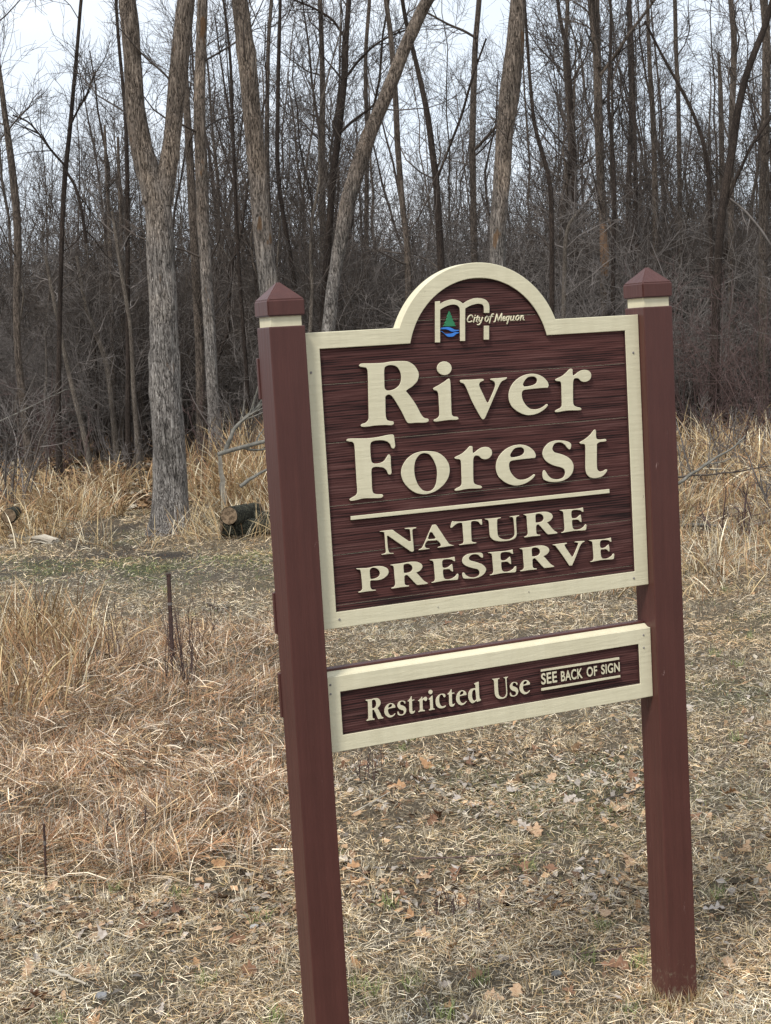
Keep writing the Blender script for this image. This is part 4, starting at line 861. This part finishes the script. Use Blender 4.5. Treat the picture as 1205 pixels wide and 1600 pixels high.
# ------------------------------------------------------------------ grasses
PAL = {'straw': (0.48, 0.365, 0.20), 'pale': (0.70, 0.61, 0.44), 'brown': (0.27, 0.165, 0.085), 'rust': (0.33, 0.19, 0.10), 'grey': (0.31, 0.27, 0.21), 'green': (0.20, 0.235, 0.09), 'gold': (0.43, 0.295, 0.15)}
def colours(n, mix, rg, jit=0.22):
    keys = list(mix); w = np.array([mix[k] for k in keys], float); w /= w.sum(); pick = rg.choice(len(keys), n, p=w)
    return np.array([PAL[k] for k in keys])[pick] * (1 + rg.normal(0, jit, (n, 1))).clip(0.35, 1.7)
class Blades:
    def __init__(s): s.V = []; s.Q = []; s.T = []; s.C = []; s.n = 0
    def add(s, B, az, lean, length, width, curve, col, segs=2, rg=rng):
        n = len(B)
        if n == 0: return
        h = np.stack([np.cos(az), np.sin(az), np.zeros(n)], 1); up = np.array([0, 0, 1.0])
        wv = rg.normal(size=(n, 3)); wv[:, 2] *= 0.5; pts = [B]; a = lean.copy(); p = B
        for j in range(segs):
            d = h * np.sin(a)[:, None] + up * np.cos(a)[:, None]; p = p + d * (length / segs)[:, None]; pts.append(p); a = np.minimum(a + curve / segs, 2.3)
        d0 = norm(pts[1] - pts[0]); wv = norm(wv - (wv * d0).sum(1, keepdims=True) * d0)
        V = []
        for j in range(segs):
            w = (width * (1 - 0.35 * j / segs) / 2)[:, None]; V += [pts[j] - wv * w, pts[j] + wv * w]
        V.append(pts[-1]); V = np.stack(V, 1); k = 2 * segs + 1
        zmin = gz(V[..., 0].ravel(), V[..., 1].ravel()).reshape(V.shape[:2]); V[..., 2] = np.maximum(V[..., 2], zmin - 0.002 + 0.004 * rg.random((n, 1)))
        i0 = np.arange(n)[:, None] * k + s.n
        for j in range(segs - 1): s.Q.append(i0 + np.array([[2 * j, 2 * j + 1, 2 * j + 3, 2 * j + 2]]))
        s.T.append(i0 + np.array([[k - 3, k - 2, k - 1]])); s.V.append(V.reshape(-1, 3)); s.n += n * k
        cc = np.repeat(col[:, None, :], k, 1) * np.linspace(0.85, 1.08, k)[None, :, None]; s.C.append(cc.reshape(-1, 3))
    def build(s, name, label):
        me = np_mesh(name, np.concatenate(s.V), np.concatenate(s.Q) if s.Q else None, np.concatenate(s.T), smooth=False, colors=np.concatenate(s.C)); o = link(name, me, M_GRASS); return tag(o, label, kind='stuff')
def wedge(n, d0, d1, rg, spread=0.30, pad=0.5, power=2.0):
    """random ground points with density falling as distance^-power"""
    u = rg.random(n)
    if power == 2.0: d = np.exp(np.log(d0) + u * (np.log(d1) - np.log(d0)))
    else: d = np.sqrt(d0 ** 2 + u * (d1 ** 2 - d0 ** 2))
    l = rg.uniform(-1, 1, n) * (spread * d + pad); X = CX + HF[0] * d + HR[0] * l; Y = CY + HF[1] * d + HR[1] * l
    return np.stack([X, Y, gz(X, Y)], 1)
def around_posts(P):
    k = np.ones(len(P), bool)
    for px in (-PW, S): k &= ~((P[:, 0] > px - 0.004) & (P[:, 0] < px + PW + 0.004) & (P[:, 1] > -RC - 0.004) & (P[:, 1] < PW - RC + 0.004))
    return k
rg = np.random.default_rng(5)
# 1 short mown dead turf, matted
bl = Blades()
P = wedge(570000, 3.3, 22, rg, 0.28, 0.35)
Pm = wedge(330000, 2.7, 20, rg, 0.30, 1.9); dm, lm_ = zone(Pm); Pm = Pm[(np.abs(lm_) > 0.28 * dm + 0.33) | (dm < 3.3)]; P = np.concatenate([P, Pm]); m = masks(P)
keep = around_posts(P) & (rg.random(len(P)) > np.clip(m['mud'] * 1.2, 0, 0.95)) & (rg.random(len(P)) > m['rank'] * 0.75) & (rg.random(len(P)) > m['wood'] * 0.9) & (rg.random(len(P)) > m['wet'] * 0.45)
patch = fbm(P[:, 0], P[:, 1], 5.0, 9); keep &= rg.random(len(P)) < np.clip(0.72 + 0.9 * patch, 0.25, 1)
P = P[keep]; m = {k: v[keep] for k, v in m.items()}; n = len(P)
flat = rg.random(n) < 0.66; far = smooth(m['d'], 7, 18)
lean = np.where(flat, rg.uniform(1.1, 1.52, n), rg.uniform(0.1, 0.9, n)); ln = np.where(flat, rg.uniform(0.014, 0.055, n) * np.where(rg.random(n) < 0.06, 2.0, 1), rg.uniform(0.012, 0.038, n)) * (1 + far * 0.8)
col = colours(n, dict(straw=3.0, pale=4.0, brown=1.0, grey=2.8, rust=0.3), rg, 0.3)
rgt = np.clip((m['l'] - 0.2) / 0.6, 0, 1) * np.exp(-((m['d'] - 5.6) / 0.9) ** 2) * np.clip(0.4 + fbm(P[:, 0], P[:, 1], 4, 31), 0, 1)
gr = (rg.random(n) < np.clip(0.07 + 0.75 * rgt + 0.40 * m['moss'] + 1.0 * m['wet'] * np.clip(0.35 + 0.9 * m['n2'], 0.05, 1), 0, 0.8)) & (~flat | ((m['wet'] > 0.35) & (rg.random(n) < 0.55))); col[gr] = np.array(PAL['green']) * rg.uniform(0.7, 1.5, (gr.sum(), 1))
big = (1 + 0.28 * fbm(P[:, 0], P[:, 1], 1.1, 3) + 0.15 * fbm(P[:, 0], P[:, 1], 6, 12))[:, None]; warm = 0.5 + 0.5 * fbm(P[:, 0], P[:, 1], 2.1, 14)[:, None]; col = col * big * (1 + (warm - 0.5) * np.array([0.25, 0.0, -0.3])) * np.array([1.13, 1.08, 1.06])
P[:, 2] += np.where(flat, rg.uniform(0.0, 0.022, n), -0.004)
bl.add(P, rg.uniform(0, 6.28, n), lean, ln, rg.uniform(0.0010, 0.0024, n) * (1 + far * 1.4), rg.uniform(-0.3, 1.0, n), col, 2, rg)
tc_ = wedge(420, 3.6, 12, rg, 0.28, 0.3); mt_ = masks(tc_); tc_ = tc_[(mt_['rank'] < 0.3) & around_posts(tc_)]; nt_ = len(tc_); per = 34
P = np.repeat(tc_, per, 0) + rg.normal(0, 0.016, (nt_ * per, 3)) * np.array([1, 1, 0]); n = len(P); P = P[around_posts(P)]; n = len(P); gsel = (np.arange(n) // per % 5 == 0)
col = colours(n, dict(straw=2, pale=4, grey=1), rg, 0.25); col[gsel] = np.array(PAL['green']) * rg.uniform(0.7, 1.6, (gsel.sum(), 1))
bl.add(P, rg.uniform(0, 6.28, n), np.abs(rg.normal(0, 0.45, n)), rg.uniform(0.025, 0.075, n), rg.uniform(0.0014, 0.0028, n), rg.uniform(0.2, 1.4, n), col, 2, rg)
ft = []
for px in (-PW, S):
    for _ in range(700):
        a_ = rg.integers(4); t_ = rg.uniform(-0.02, PW + 0.02); o_ = 0.006 + abs(rg.normal(0, 0.014)); x_, y_ = [(px + t_, -RC - o_), (px + t_, PW - RC + o_), (px - o_, -RC + t_), (px + PW + o_, -RC + t_)][a_]; ft.append((x_, y_, float(gz(x_, y_))))
P = np.array(ft); n = len(P)
bl.add(P, rg.uniform(0, 6.28, n), np.abs(rg.normal(0, 0.5, n)), rg.uniform(0.02, 0.07, n), rg.uniform(0.0012, 0.0026, n), rg.uniform(0.1, 1.3, n), colours(n, dict(straw=3, pale=2.5, brown=2, green=.6), rg, 0.25), 2, rg)
bl.build('short_dead_grass', 'short matted straw coloured grass around the sign posts')
# 2 rough knee-high brown growth left of the sign
bl = Blades(); P = wedge(230000, 4.6, 13.5, rg, 0.30, 0.4); m = masks(P); w = np.clip(m['rank'], 0, 1); keep = rg.random(len(P)) < w * np.clip(0.7 + 0.8 * fbm(P[:, 0], P[:, 1], 3.0, 4), 0.15, 1); P = P[keep]; n = len(P); up = rg.random(n) < 0.38
hgt = 0.42 + 0.75 * np.clip(0.5 + fbm(P[:, 0], P[:, 1], 1.4, 6), 0, 1)
lay = 5 * fbm(P[:, 0], P[:, 1], 1.3, 33) + 1.5 * fbm(P[:, 0], P[:, 1], 5, 35) + rg.normal(0, 1.5, n); thick = np.clip(0.5 + 0.9 * fbm(P[:, 0], P[:, 1], 3.2, 37), 0.05, 1)
bl.add(P + np.stack([np.zeros(n), np.zeros(n), np.where(up, 0, rg.uniform(0, 0.09, n) * thick)], 1), lay, np.where(up, rg.uniform(0, 0.7, n), rg.uniform(0.9, 1.5, n)), np.where(up, rg.uniform(0.07, 0.2, n), rg.uniform(0.08, 0.24, n)) * hgt, np.where(up, rg.uniform(0.0016, 0.0034, n), rg.uniform(0.0022, 0.005, n)), rg.uniform(-0.4, 1.3, n), colours(n, dict(straw=2.0, brown=3.2, rust=2.4, pale=2.5, grey=2.0), rg, 0.36) * np.array([1.0, 0.95, 0.98]) * (1 + 0.36 * fbm(P[:, 0], P[:, 1], 2.4, 39))[:, None], 3, rg)
bl.build('rough_brown_grass', 'rough rusty brown grass standing and fallen left of the left post')
# 3 tall reeds, lower left, and the golden bank in front of the wood
bl = Blades()
def reed_patch(n, d0, d1, l0, l1, h0, h1, mix, lean=0.35, curve=1.2, w0=0.004, w1=0.009, clump=0, power=1, seed=0):
    r2 = np.random.default_rng(900 + seed)
    d = r2.uniform(d0, d1, n); l = r2.uniform(l0, l1, n)
    if clump:
        c = r2.integers(0, clump, n); cd_ = r2.uniform(d0, d1, clump); cl_ = r2.uniform(l0, l1, clump); d = cd_[c] + r2.normal(0, 0.13, n); l = cl_[c] + r2.normal(0, 0.13, n); caz = r2.uniform(0, 6.28, clump)[c]; clen = r2.uniform(0.6, 1.15, clump)[c]
    else: caz = r2.uniform(0, 6.28, n); clen = np.ones(n)
    X = CX + HF[0] * d + HR[0] * l; Y = CY + HF[1] * d + HR[1] * l; P = np.stack([X, Y, gz(X, Y)], 1)
    az = caz + r2.normal(0, 0.9, n); hh = r2.uniform(h0, h1, n) * clen; ll = np.abs(r2.normal(0, lean, n)); ww = r2.uniform(w0, w1, n); cc = r2.uniform(0, curve, n) + 0.1; kk = colours(n, mix, r2, 0.24)
    pth = -(2.55 + 0.15 * (d - 15)); ok = ~((np.abs(l - pth) < 0.32 + 0.25 * np.sin(d * 2.1)) & (d > 14)) if d0 > 12 else np.ones(n, bool)
    if d0 < 9: ok &= l < -0.195 * d + 0.12 * np.sin(d * 5)
    bl.add(P[ok], az[ok], ll[ok], hh[ok], ww[ok], cc[ok], kk[ok], 4, r2); return
    bl.add(P, az, np.abs(r2.normal(0, lean, n)), r2.uniform(h0, h1, n) * clen, r2.uniform(w0, w1, n), r2.uniform(0, curve, n) + 0.1, colours(n, mix, r2, 0.2), 4, r2)
GOLD = dict(gold=2.2, straw=2.2, pale=1.5, rust=1.9, brown=1.8)
reed_patch(1500, 7.6, 10.2, -3.0, -1.72, 0.2, 0.5, dict(rust=3, straw=2, gold=1.5, brown=2, pale=.8), 0.35, 1.3, clump=34, seed=1)
reed_patch(500, 8.5, 10.0, -1.75, -1.1, 0.1, 0.25, dict(rust=2, straw=2, brown=2), 0.3, 1.0, 0.003, 0.006, clump=20, seed=2)
# left of the forked trunk
reed_patch(7000, 15.2, 21, -7.5, -2.9, 0.25, 0.62, GOLD, 0.85, 2.2, 0.005, 0.011, clump=70, seed=3)
reed_patch(1700, 18, 24, -8, -2.0, 0.3, 0.65, GOLD, 0.6, 1.6, 0.006, 0.011, clump=34, seed=4)
# round and right of its foot
reed_patch(1900, 16.2, 18.5, -2.0, -0.9, 0.35, 0.8, GOLD, 0.5, 1.6, 0.005, 0.010, clump=30, seed=5)
reed_patch(1800, 14.5, 16.2, -3.0, -0.6, 0.2, 0.5, dict(pale=3, straw=3, brown=2, gold=2), 1.35, 0.6, 0.004, 0.008, clump=44, seed=6)
reed_patch(2500, 18, 25, -2.6, 0.6, 0.45, 1.0, GOLD, 0.4, 1.4, 0.008, 0.014, clump=60, seed=7)
# behind and right of the sign
reed_patch(8500, 14.0, 22, 0.5, 6.5, 0.3, 0.85, dict(gold=1.6, straw=2.6, pale=1.8, rust=1.8, brown=2.4, grey=1), 0.75, 2.0, 0.005, 0.010, clump=120, seed=8)
reed_patch(8000, 10.0, 15.5, 1.2, 5.0, 0.08, 0.36, dict(straw=2.4, pale=1.4, brown=2.4, rust=1.6, grey=1.8), 0.8, 1.2, 0.004, 0.008, clump=200, seed=9)
bl.build('reed_grass', 'tall golden dead reed grass in drifts before the trees')
# 4 weeds: dark seed stalks by the stake and elsewhere
def weed(label, u, v, H, n, seed, mat=M_TWIGR):
    r2 = np.random.default_rng(seed); p = ground_hit(u, v); base = np.array([p[0], p[1], float(gz(p[0], p[1]))]); P = []
    for i in range(n):
        d = norm(np.array([r2.normal(0, 0.12), r2.normal(0, 0.12), 1.0])); q = np.array([r2.normal(0, 0.05), r2.normal(0, 0.05), -0.02]); L_ = [q]
        for j in range(5): q = q + d * H * r2.uniform(0.6, 1.1) / 5; L_.append(q); d = norm(d + r2.normal(0, 0.06, 3))
        P.append(L_)
    P = np.array(P); R = np.full(P.shape[:2], 0.003) * np.linspace(1, 0.5, 6)[None]; tb = Tubes(); tb.add(P, R, 3); a, b = sprout(P, R, 4, 0.4, 1, H * 0.25, (20, 50), 3, r2, 0.1, 0.1, 0.7, 0.002, 0.001, 0.5, 0.3); tb.add(a, b, 3)
    o = link('dead_weed', tb.mesh('weed'), mat, None, base); tag(o, label, 'weed')
weed('thin dead weed stalks standing beside the rusty stake', 292, 1065, 0.5, 20, 1)
weed('sparse dark weed stalks between the reeds and the rusty stake', 180, 1040, 0.5, 6, 2)
weed('tall single weed stalks right of the rusty stake', 312, 1015, 0.5, 4, 3)
weed('short dark weed stems below the lower board near the left post', 575, 1215, 0.16, 9, 4)
weed('short brown weed clump in the leaf litter between the posts', 715, 1420, 0.09, 16, 5)
weed('dark weed stalks in the rough grass at the lower left', 215, 1300, 0.16, 6, 6)

# ------------------------------------------------------------------ small things on the ground
def oak_leaf(seed):
    r2 = np.random.default_rng(seed); n = 9; t = np.linspace(0, 1, n); lob = np.array([0.03, 0.16, 0.10, 0.30, 0.16, 0.42, 0.22, 0.30, 0.02]) * r2.uniform(0.8, 1.15, n); asym = r2.uniform(0.85, 1.15, n)
    V = []; cur = r2.uniform(-0.5, 1.2); curl = r2.uniform(0.2, 1.1)
    for i in range(n):
        z = 0.10 * math.sin(t[i] * 3 * cur) + 0.02
        for s_, w in ((-1, lob[i]), (0, 0), (1, lob[i] * asym[i])):
            V.append((t[i] - 0.5, s_ * w, z + curl * w * w * 1.8 + (0.015 if s_ == 0 else r2.uniform(-0.03, 0.05))))
    Q = []
    for i in range(n - 1):
        for k in (0, 1): a = i * 3 + k; Q.append((a, a + 1, a + 4, a + 3))
    V += [(-0.72, 0.01, 0.02), (-0.72, -0.01, 0.02)]; Q.append((1, len(V) - 1, len(V) - 2, 1 + 0)) if False else None
    me = np_mesh('oak_leaf', np.array(V), [q for q in Q if q], smooth=True); return me
def leaf_mat(name, a, b):
    m, t, p = mat_new(name); n = noise_n(t, coords(t), 6, 4); r = ramp(t, [(0.3, a), (0.7, b)]); t.links.new(n.outputs['Fac'], r.inputs[0]); t.links.new(r.outputs[0], p.inputs['Base Color']); p.inputs['Roughness'].default_value = 0.7; return m
LM = [('tan', leaf_mat('tan_leaf', (0.34, 0.205, 0.12), (0.50, 0.35, 0.22)), 'tan curled oak leaf lying on the matted grass', 'tan fallen oak leaves'),
      ('grey', leaf_mat('grey_leaf', (0.30, 0.25, 0.21), (0.50, 0.44, 0.38)), 'pale grey weathered leaf lying on the matted grass', 'pale grey fallen leaves'),
      ('brown', leaf_mat('brown_leaf', (0.16, 0.085, 0.05), (0.26, 0.14, 0.08)), 'dark brown leaf lying on the matted grass', 'dark brown fallen leaves'),
      ('orange', leaf_mat('orange_leaf', (0.30, 0.16, 0.08), (0.44, 0.26, 0.13)), 'orange brown oak leaf lying on the matted grass', 'orange brown fallen oak leaves')]
lm = []
for k in range(4):
    row = []
    for s_ in range(4):
        me = oak_leaf(10 * k + s_); me.materials.append(LM[k][1]); row.append(me)
    lm.append(row)
spots = []
rg = np.random.default_rng(21)
def litter(n, u0, u1, v0, v1):
    for _ in range(n): spots.append((rg.uniform(u0, u1), rg.uniform(v0, v1)))
litter(62, 530, 1010, 1170, 1300); litter(40, 540, 1010, 1340, 1430); litter(46, 0, 470, 1380, 1470); litter(20, 300, 470, 1290, 1400); litter(22, 0, 470, 1470, 1600); litter(20, 540, 1020, 1440, 1600); litter(26, 1060, 1205, 1080, 1600); litter(18, 520, 1205, 940, 1150); litter(12, 180, 440, 1050, 1300)
for u, v in spots:
    p = ground_hit(u, v); k = rg.choice(4, p=[0.34, 0.24, 0.30, 0.12]); me = lm[k][rg.integers(4)]
    o = bpy.data.objects.new('fallen_leaf', me); COL.objects.link(o); s_ = rg.uniform(0.035, 0.085); o.scale = (s_, s_ * rg.uniform(0.7, 1.0), s_ * rg.uniform(0.5, 1.3))
    o.location = (p[0], p[1], float(gz(p[0], p[1])) + rg.uniform(-0.004, 0.016)); o.rotation_euler = (rg.normal(0, 0.5), rg.normal(0, 0.5), rg.uniform(0, 6.28)); tag(o, LM[k][2], 'leaf', LM[k][3])
# tiny crumbs of leaf everywhere, and the litter of the wood floor
def flakes(name, P, size, colmix, label, rg):
    n = len(P); a = rg.uniform(0, 6.28, n); nrm = norm(np.stack([rg.normal(0, 0.5, n), rg.normal(0, 0.5, n), np.ones(n)], 1)); x = norm(np.cross(nrm, np.stack([np.cos(a), np.sin(a), np.zeros(n)], 1))); y = np.cross(nrm, x)
    s_ = rg.uniform(size[0], size[1], n)[:, None]; asp = rg.uniform(0.35, 0.8, n)[:, None]
    V = np.stack([P - x * s_, P - x * s_ * 0.1 - y * s_ * asp + nrm * s_ * 0.25, P + x * s_, P + x * s_ * 0.2 + y * s_ * asp + nrm * s_ * 0.3], 1); V[..., 2] += 0.006
    i = np.arange(n)[:, None] * 4; T = np.concatenate([i + np.array([[0, 1, 2]]), i + np.array([[0, 2, 3]])])
    c = np.repeat(colmix[:, None, :], 4, 1).reshape(-1, 3); me = np_mesh(name, V.reshape(-1, 3), None, T, smooth=False, colors=c); o = link(name, me, M_GRASS); tag(o, label, kind='stuff')
PAL['tan'] = (0.40, 0.26, 0.15); PAL['ash'] = (0.33, 0.29, 0.25); PAL['dark'] = (0.13, 0.08, 0.05)
P = wedge(20000, 3.4, 15, rg); cl = fbm(P[:, 0], P[:, 1], 2.2, 8); P = P[(rg.random(len(P)) < np.clip(0.15 + 1.2 * cl, 0.04, 1)) & around_posts(P)]; dr = []
for nn, u0, u1, vc, sv in ((1300, 530, 1010, 1225, 45), (900, 540, 1010, 1392, 20), (900, -40, 470, 1425, 20), (350, 300, 480, 1340, 40), (300, 1060, 1240, 1250, 90)):
    c_ = [(rg.uniform(u0, u1), rg.normal(vc, sv)) for _ in range(nn // 26)]
    for _ in range(nn): q_ = c_[rg.integers(len(c_))]; dr.append(ground_hit(q_[0] + rg.normal(0, 22), q_[1] + rg.normal(0, 9)))
dr = np.array(dr); dr[:, 2] = gz(dr[:, 0], dr[:, 1]); P = np.concatenate([P, dr[around_posts(dr)]]); P[:, 2] += rg.uniform(-0.006, 0.012, len(P))
flakes('leaf_crumbs', P, (0.005, 0.021), colours(len(P), dict(tan=2.4, ash=2.2, dark=2.6, grey=1.5), rg, 0.3), 'crumbled bits of leaf scattered through the mown grass', rg)
P = wedge(60000, 18, 75, rg, 0.31, 1.0, 2.0); P[:, 2] += rg.uniform(0, 0.04, len(P))
flakes('woodland_leaf_litter', P, (0.03, 0.07), colours(len(P), dict(tan=1.5, dark=3, brown=3, grey=1), rg) * 0.8, 'brown leaf litter covering the floor of the wood', rg)

def stick(name, label, pts, r0, r1, mat, depths=None, sides=6, cat='branch', lift=0.02, subs=0, seed=3, amp=0.0):
    P = []
    for k, (u, v) in enumerate(pts):
        if depths is None: p = ground_hit(u, v); p[2] = float(gz(p[0], p[1])) + lift
        else: p = at(u, v, depths[k] if hasattr(depths, '__len__') else depths)
        P.append(p)
    P = np.array(P); t = np.linspace(0, len(P) - 1, max(6, len(P) * 3)); P = np.stack([np.interp(t, np.arange(len(P)), P[:, k]) for k in range(3)], 1); P[1:-1] = (P[:-2] + 2 * P[1:-1] + P[2:]) / 4
    R = np.linspace(r0, r1, len(P)); R[0] *= 0.9; base = P[len(P) // 2].copy(); r2 = np.random.default_rng(seed); P[1:-1] += r2.normal(0, min(r0 * 0.3, 0.004), P[1:-1].shape)
    tb = Tubes(); tb.add(P - base, R, sides)
    if subs: a, b = sprout((P - base)[None], R[None], subs, 0.3, 1, 0.35, (20, 60), 4, r2, 0.03, 0.15, 0.6, 0.02, 0.002, 0.5, 0.3); tb.add(a, b, 4)
    me = tb.mesh(name); o = link(name, me, mat, None, base); tag(o, label, cat); return o
stick('fallen_branch', 'grey dead branch with a pale broken end left of the left post', [(340, 710), (372, 700), (412, 690), (450, 680)], 0.026, 0.022, M_GREYSTICK, [15.6, 15.7, 15.9, 16.0], subs=2)
stick('fallen_branch', 'upright grey branch leaning behind the left post above the logs', [(352, 705), (368, 665), (400, 640), (420, 610)], 0.026, 0.012, M_GREYSTICK, [15.7, 15.7, 15.8, 15.8], subs=7, seed=8)
stick('fallen_branch', 'grey stick slanting above the log pile', [(375, 760), (395, 745), (420, 732)], 0.022, 0.012, M_GREYSTICK, [15.5, 15.6, 15.8])
stick('fallen_branch', 'bluish grey branch sloping up to the right beside the right post', [(1040, 768), (1075, 745), (1110, 720), (1148, 698), (1165, 680)], 0.018, 0.006, M_GREYSTICK, [13.8, 13.9, 14, 14.1, 14.2], subs=4, seed=4)
stick('fallen_branch', 'long dark fallen branch low across the reeds right of the right post', [(1050, 822), (1100, 820), (1150, 826), (1210, 812)], 0.022, 0.014, M_GREYSTICK, [13.2, 13.3, 13.3, 13.4], subs=4, seed=5)
stick('fallen_branch', 'thin dark horizontal branch in the reeds beside the right post', [(1050, 745), (1100, 742), (1150, 738), (1200, 728)], 0.012, 0.006, M_TWIG, [14.2, 14.3, 14.3, 14.4], subs=3, seed=6)
stick('fallen_stick', 'thin dark stick lying on the track right of the stake', [(318, 938), (345, 946), (372, 938)], 0.008, 0.004, M_TWIG, lift=0.01, cat='stick')
stick('fallen_stick', 'short pale stick on the grass at the bottom left', [(78, 1522), (105, 1530), (135, 1542)], 0.006, 0.0035, M_PALEWOOD, lift=0.022, cat='stick')
stick('fallen_stick', 'long pale straw stem lying in the leaf litter right of the left post', [(553, 1280), (580, 1266), (610, 1250)], 0.003, 0.002, M_PALEWOOD, lift=0.045, cat='stick')
stick('fallen_stick', 'thin dark twig lying across the turf between the posts', [(640, 1345), (720, 1342), (800, 1338), (860, 1336)], 0.003, 0.002, M_TWIGR, lift=0.02, cat='stick')
stick('fallen_stick', 'dark twig on the ground left of the right post foot', [(900, 1490), (960, 1484), (1018, 1478)], 0.003, 0.0016, M_TWIGR, lift=0.02, cat='stick')
stick('fallen_stick', 'dark stick pointing at the right post from the left', [(935, 1252), (975, 1242), (1010, 1232)], 0.004, 0.002, M_TWIG, lift=0.02, cat='stick')
stick('fallen_branch', 'long bare branch rising low over the left shrub', [(-10, 662), (40, 640), (104, 608)], 0.012, 0.005, M_GREYSTICK, 19.5, subs=3, seed=9)

# logs: bark and sawn end
def log(label, u0, v0, u1, v1, r, depth0, depth1, bark_m=M_BARK2, end=True, cat='log'):
    a = at(u0, v0, depth0); b = at(u1, v1, depth1); base = (a + b) / 2; root = empty('cut_log', base); tag(root, label, cat); P = np.array([a + (b - a) * t for t in np.linspace(0, 1, 10)]) - base; tb = Tubes(); tb.add(P, np.linspace(r, r * 0.85, 10), 18, bump=lump(0.22, 6)); link('bark', tb.mesh('bark'), bark_m, root)
    d = Vector(norm(a - b))
    for e_, s_ in ((a, 1), (b, -1)):
        bm = bmesh.new(); bmesh.ops.create_cone(bm, cap_ends=True, segments=18, radius1=r * 0.97, radius2=r * 0.97, depth=0.012, matrix=d.to_track_quat('Z', 'Y').to_matrix().to_4x4()); me = bpy.data.meshes.new('sawn_end'); bm.to_mesh(me); bm.free(); link('sawn_end', me, M_CUT, root, tuple(e_ - base))
    return root
M_LOG = bark('dark_mossy_log_bark', (0.17, 0.18, 0.13), (0.07, 0.07, 0.055), (0.012, 0.011, 0.009), scale=30, zs=1.0)
log('cut log with a tan sawn end resting on top of the log pile', 358, 806, 400, 797, 0.085, 14.4, 15.2, M_LOG)
log('dark mossy log at the bottom of the pile left of the left post', 346, 822, 420, 824, 0.09, 14.7, 14.8, M_LOG)
log('mossy log on the right of the pile close beside the left post', 384, 808, 430, 812, 0.08, 14.9, 15.1, M_LOG)
log('round log end showing among the reeds at the far left', 14, 806, 24, 800, 0.07, 15.2, 15.8, M_LOG)
log('small brown log lying in the rough grass left of the stake', 140, 1018, 165, 1028, 0.03, 8.9, 8.8, M_BARK4)
# pale split slab
def slab(label, u0, v0, u1, v1, w, h):
    a = ground_hit(u0, v0); b = ground_hit(u1, v1); c = (a + b) / 2; d = b - a; L_ = np.linalg.norm(d); bm = bmesh.new(); bmesh.ops.create_cube(bm, size=1)
    bmesh.ops.subdivide_edges(bm, edges=list(bm.edges), cuts=3, use_grid_fill=True)
    for v in bm.verts: v.co = Vector((v.co.x * L_, v.co.y * w, v.co.z * h)) + Vector((0, 0, 0.02 * math.sin(v.co.x * 9))) + Vector((mn.noise(v.co * 7) * 0.02, mn.noise(v.co * 9) * 0.02, mn.noise(v.co * 11) * 0.015))
    me = bpy.data.meshes.new('slab'); bm.to_mesh(me); bm.free(); o = link('split_log', me, M_PALEWOOD, None, (c[0], c[1], float(gz(c[0], c[1])) + h * 0.45)); o.rotation_euler = (0.1, 0, math.atan2(d[1], d[0])); tag(o, label, 'log')
slab('pale split slab of wood lying flat below the far left reeds', 18, 842, 86, 844, 0.10, 0.065)
# clump of straw bundled against a broken stub
stick('broken_stub', 'pale splintered stub standing between the forked tree and the log pile', [(350, 790), (347, 750), (343, 712)], 0.035, 0.02, M_PALEWOOD, 16.2, cat='stump')

# stake and pegs
def stake(label, ut, vt, ub, vb, w, mat):
    b = ground_hit(ub, vb); dep = depth_of(b); t = at(ut, vt, dep); root = empty('steel_stake', (b[0], b[1], float(gz(b[0], b[1])))); tag(root, label, 'stake'); bo = np.array(root.location); tb = Tubes(); P = np.array([b + (t - b) * k for k in np.linspace(-0.15, 1, 8)]) - bo
    tb.add(P, np.full(8, w), 4); me = tb.mesh('shaft'); me.shade_flat(); link('shaft', me, mat, root)
    bm = bmesh.new(); bmesh.ops.create_cube(bm, size=1, matrix=Matrix.Translation(Vector(t - bo)) @ Matrix.Diagonal((w * 1.9, w * 1.4, 0.012, 1))); me = bpy.data.meshes.new('top_plate'); bm.to_mesh(me); bm.free(); link('top_plate', me, mat, root)
    tb = Tubes(); k = P[5]; tb.add(np.array([k + [0, 0, -0.008], k + [0, 0, 0.008]]), np.array([w * 1.12, w * 1.12]), 8); link('band', tb.mesh('band'), M_TWIGG, root)
stake('rusty dark steel stake standing upright in the grass left of the sign', 263.5, 898, 270, 1035, 0.0135, M_RUST)
stake('thin black rod stuck in the rough grass at the lower left', 69, 1290, 72, 1372, 0.0045, M_RUST)
def pebble(u, v, r, label, mat):
    p = ground_hit(u, v); bm = bmesh.new(); bmesh.ops.create_icosphere(bm, subdivisions=2, radius=1)
    for q in bm.verts: q.co = q.co * (1 + 0.25 * mn.noise(q.co * 1.7 + Vector((u, v, 0)))); q.co = Vector((q.co.x * r, q.co.y * r * 0.8, q.co.z * r * 0.6))
    me = bpy.data.meshes.new('pebble'); bm.to_mesh(me); bm.free(); o = link('pebble', me, mat, None, (p[0], p[1], float(gz(p[0], p[1])) + r * 0.5 + 0.008)); tag(o, label, 'stone')
pebble(397, 1447, 0.013, 'small pale bluish stone in the grass left of the left post', M_STONE)
pebble(158, 1556, 0.018, 'grey stone in the grass near the bottom left corner', plain_noise('grey_stone', (0.16, 0.16, 0.16), (0.28, 0.28, 0.29), 60))
pebble(870, 1520, 0.016, 'dark stone in the turf between the posts near the bottom', plain_noise('dark_stone', (0.07, 0.07, 0.07), (0.16, 0.16, 0.15), 60))
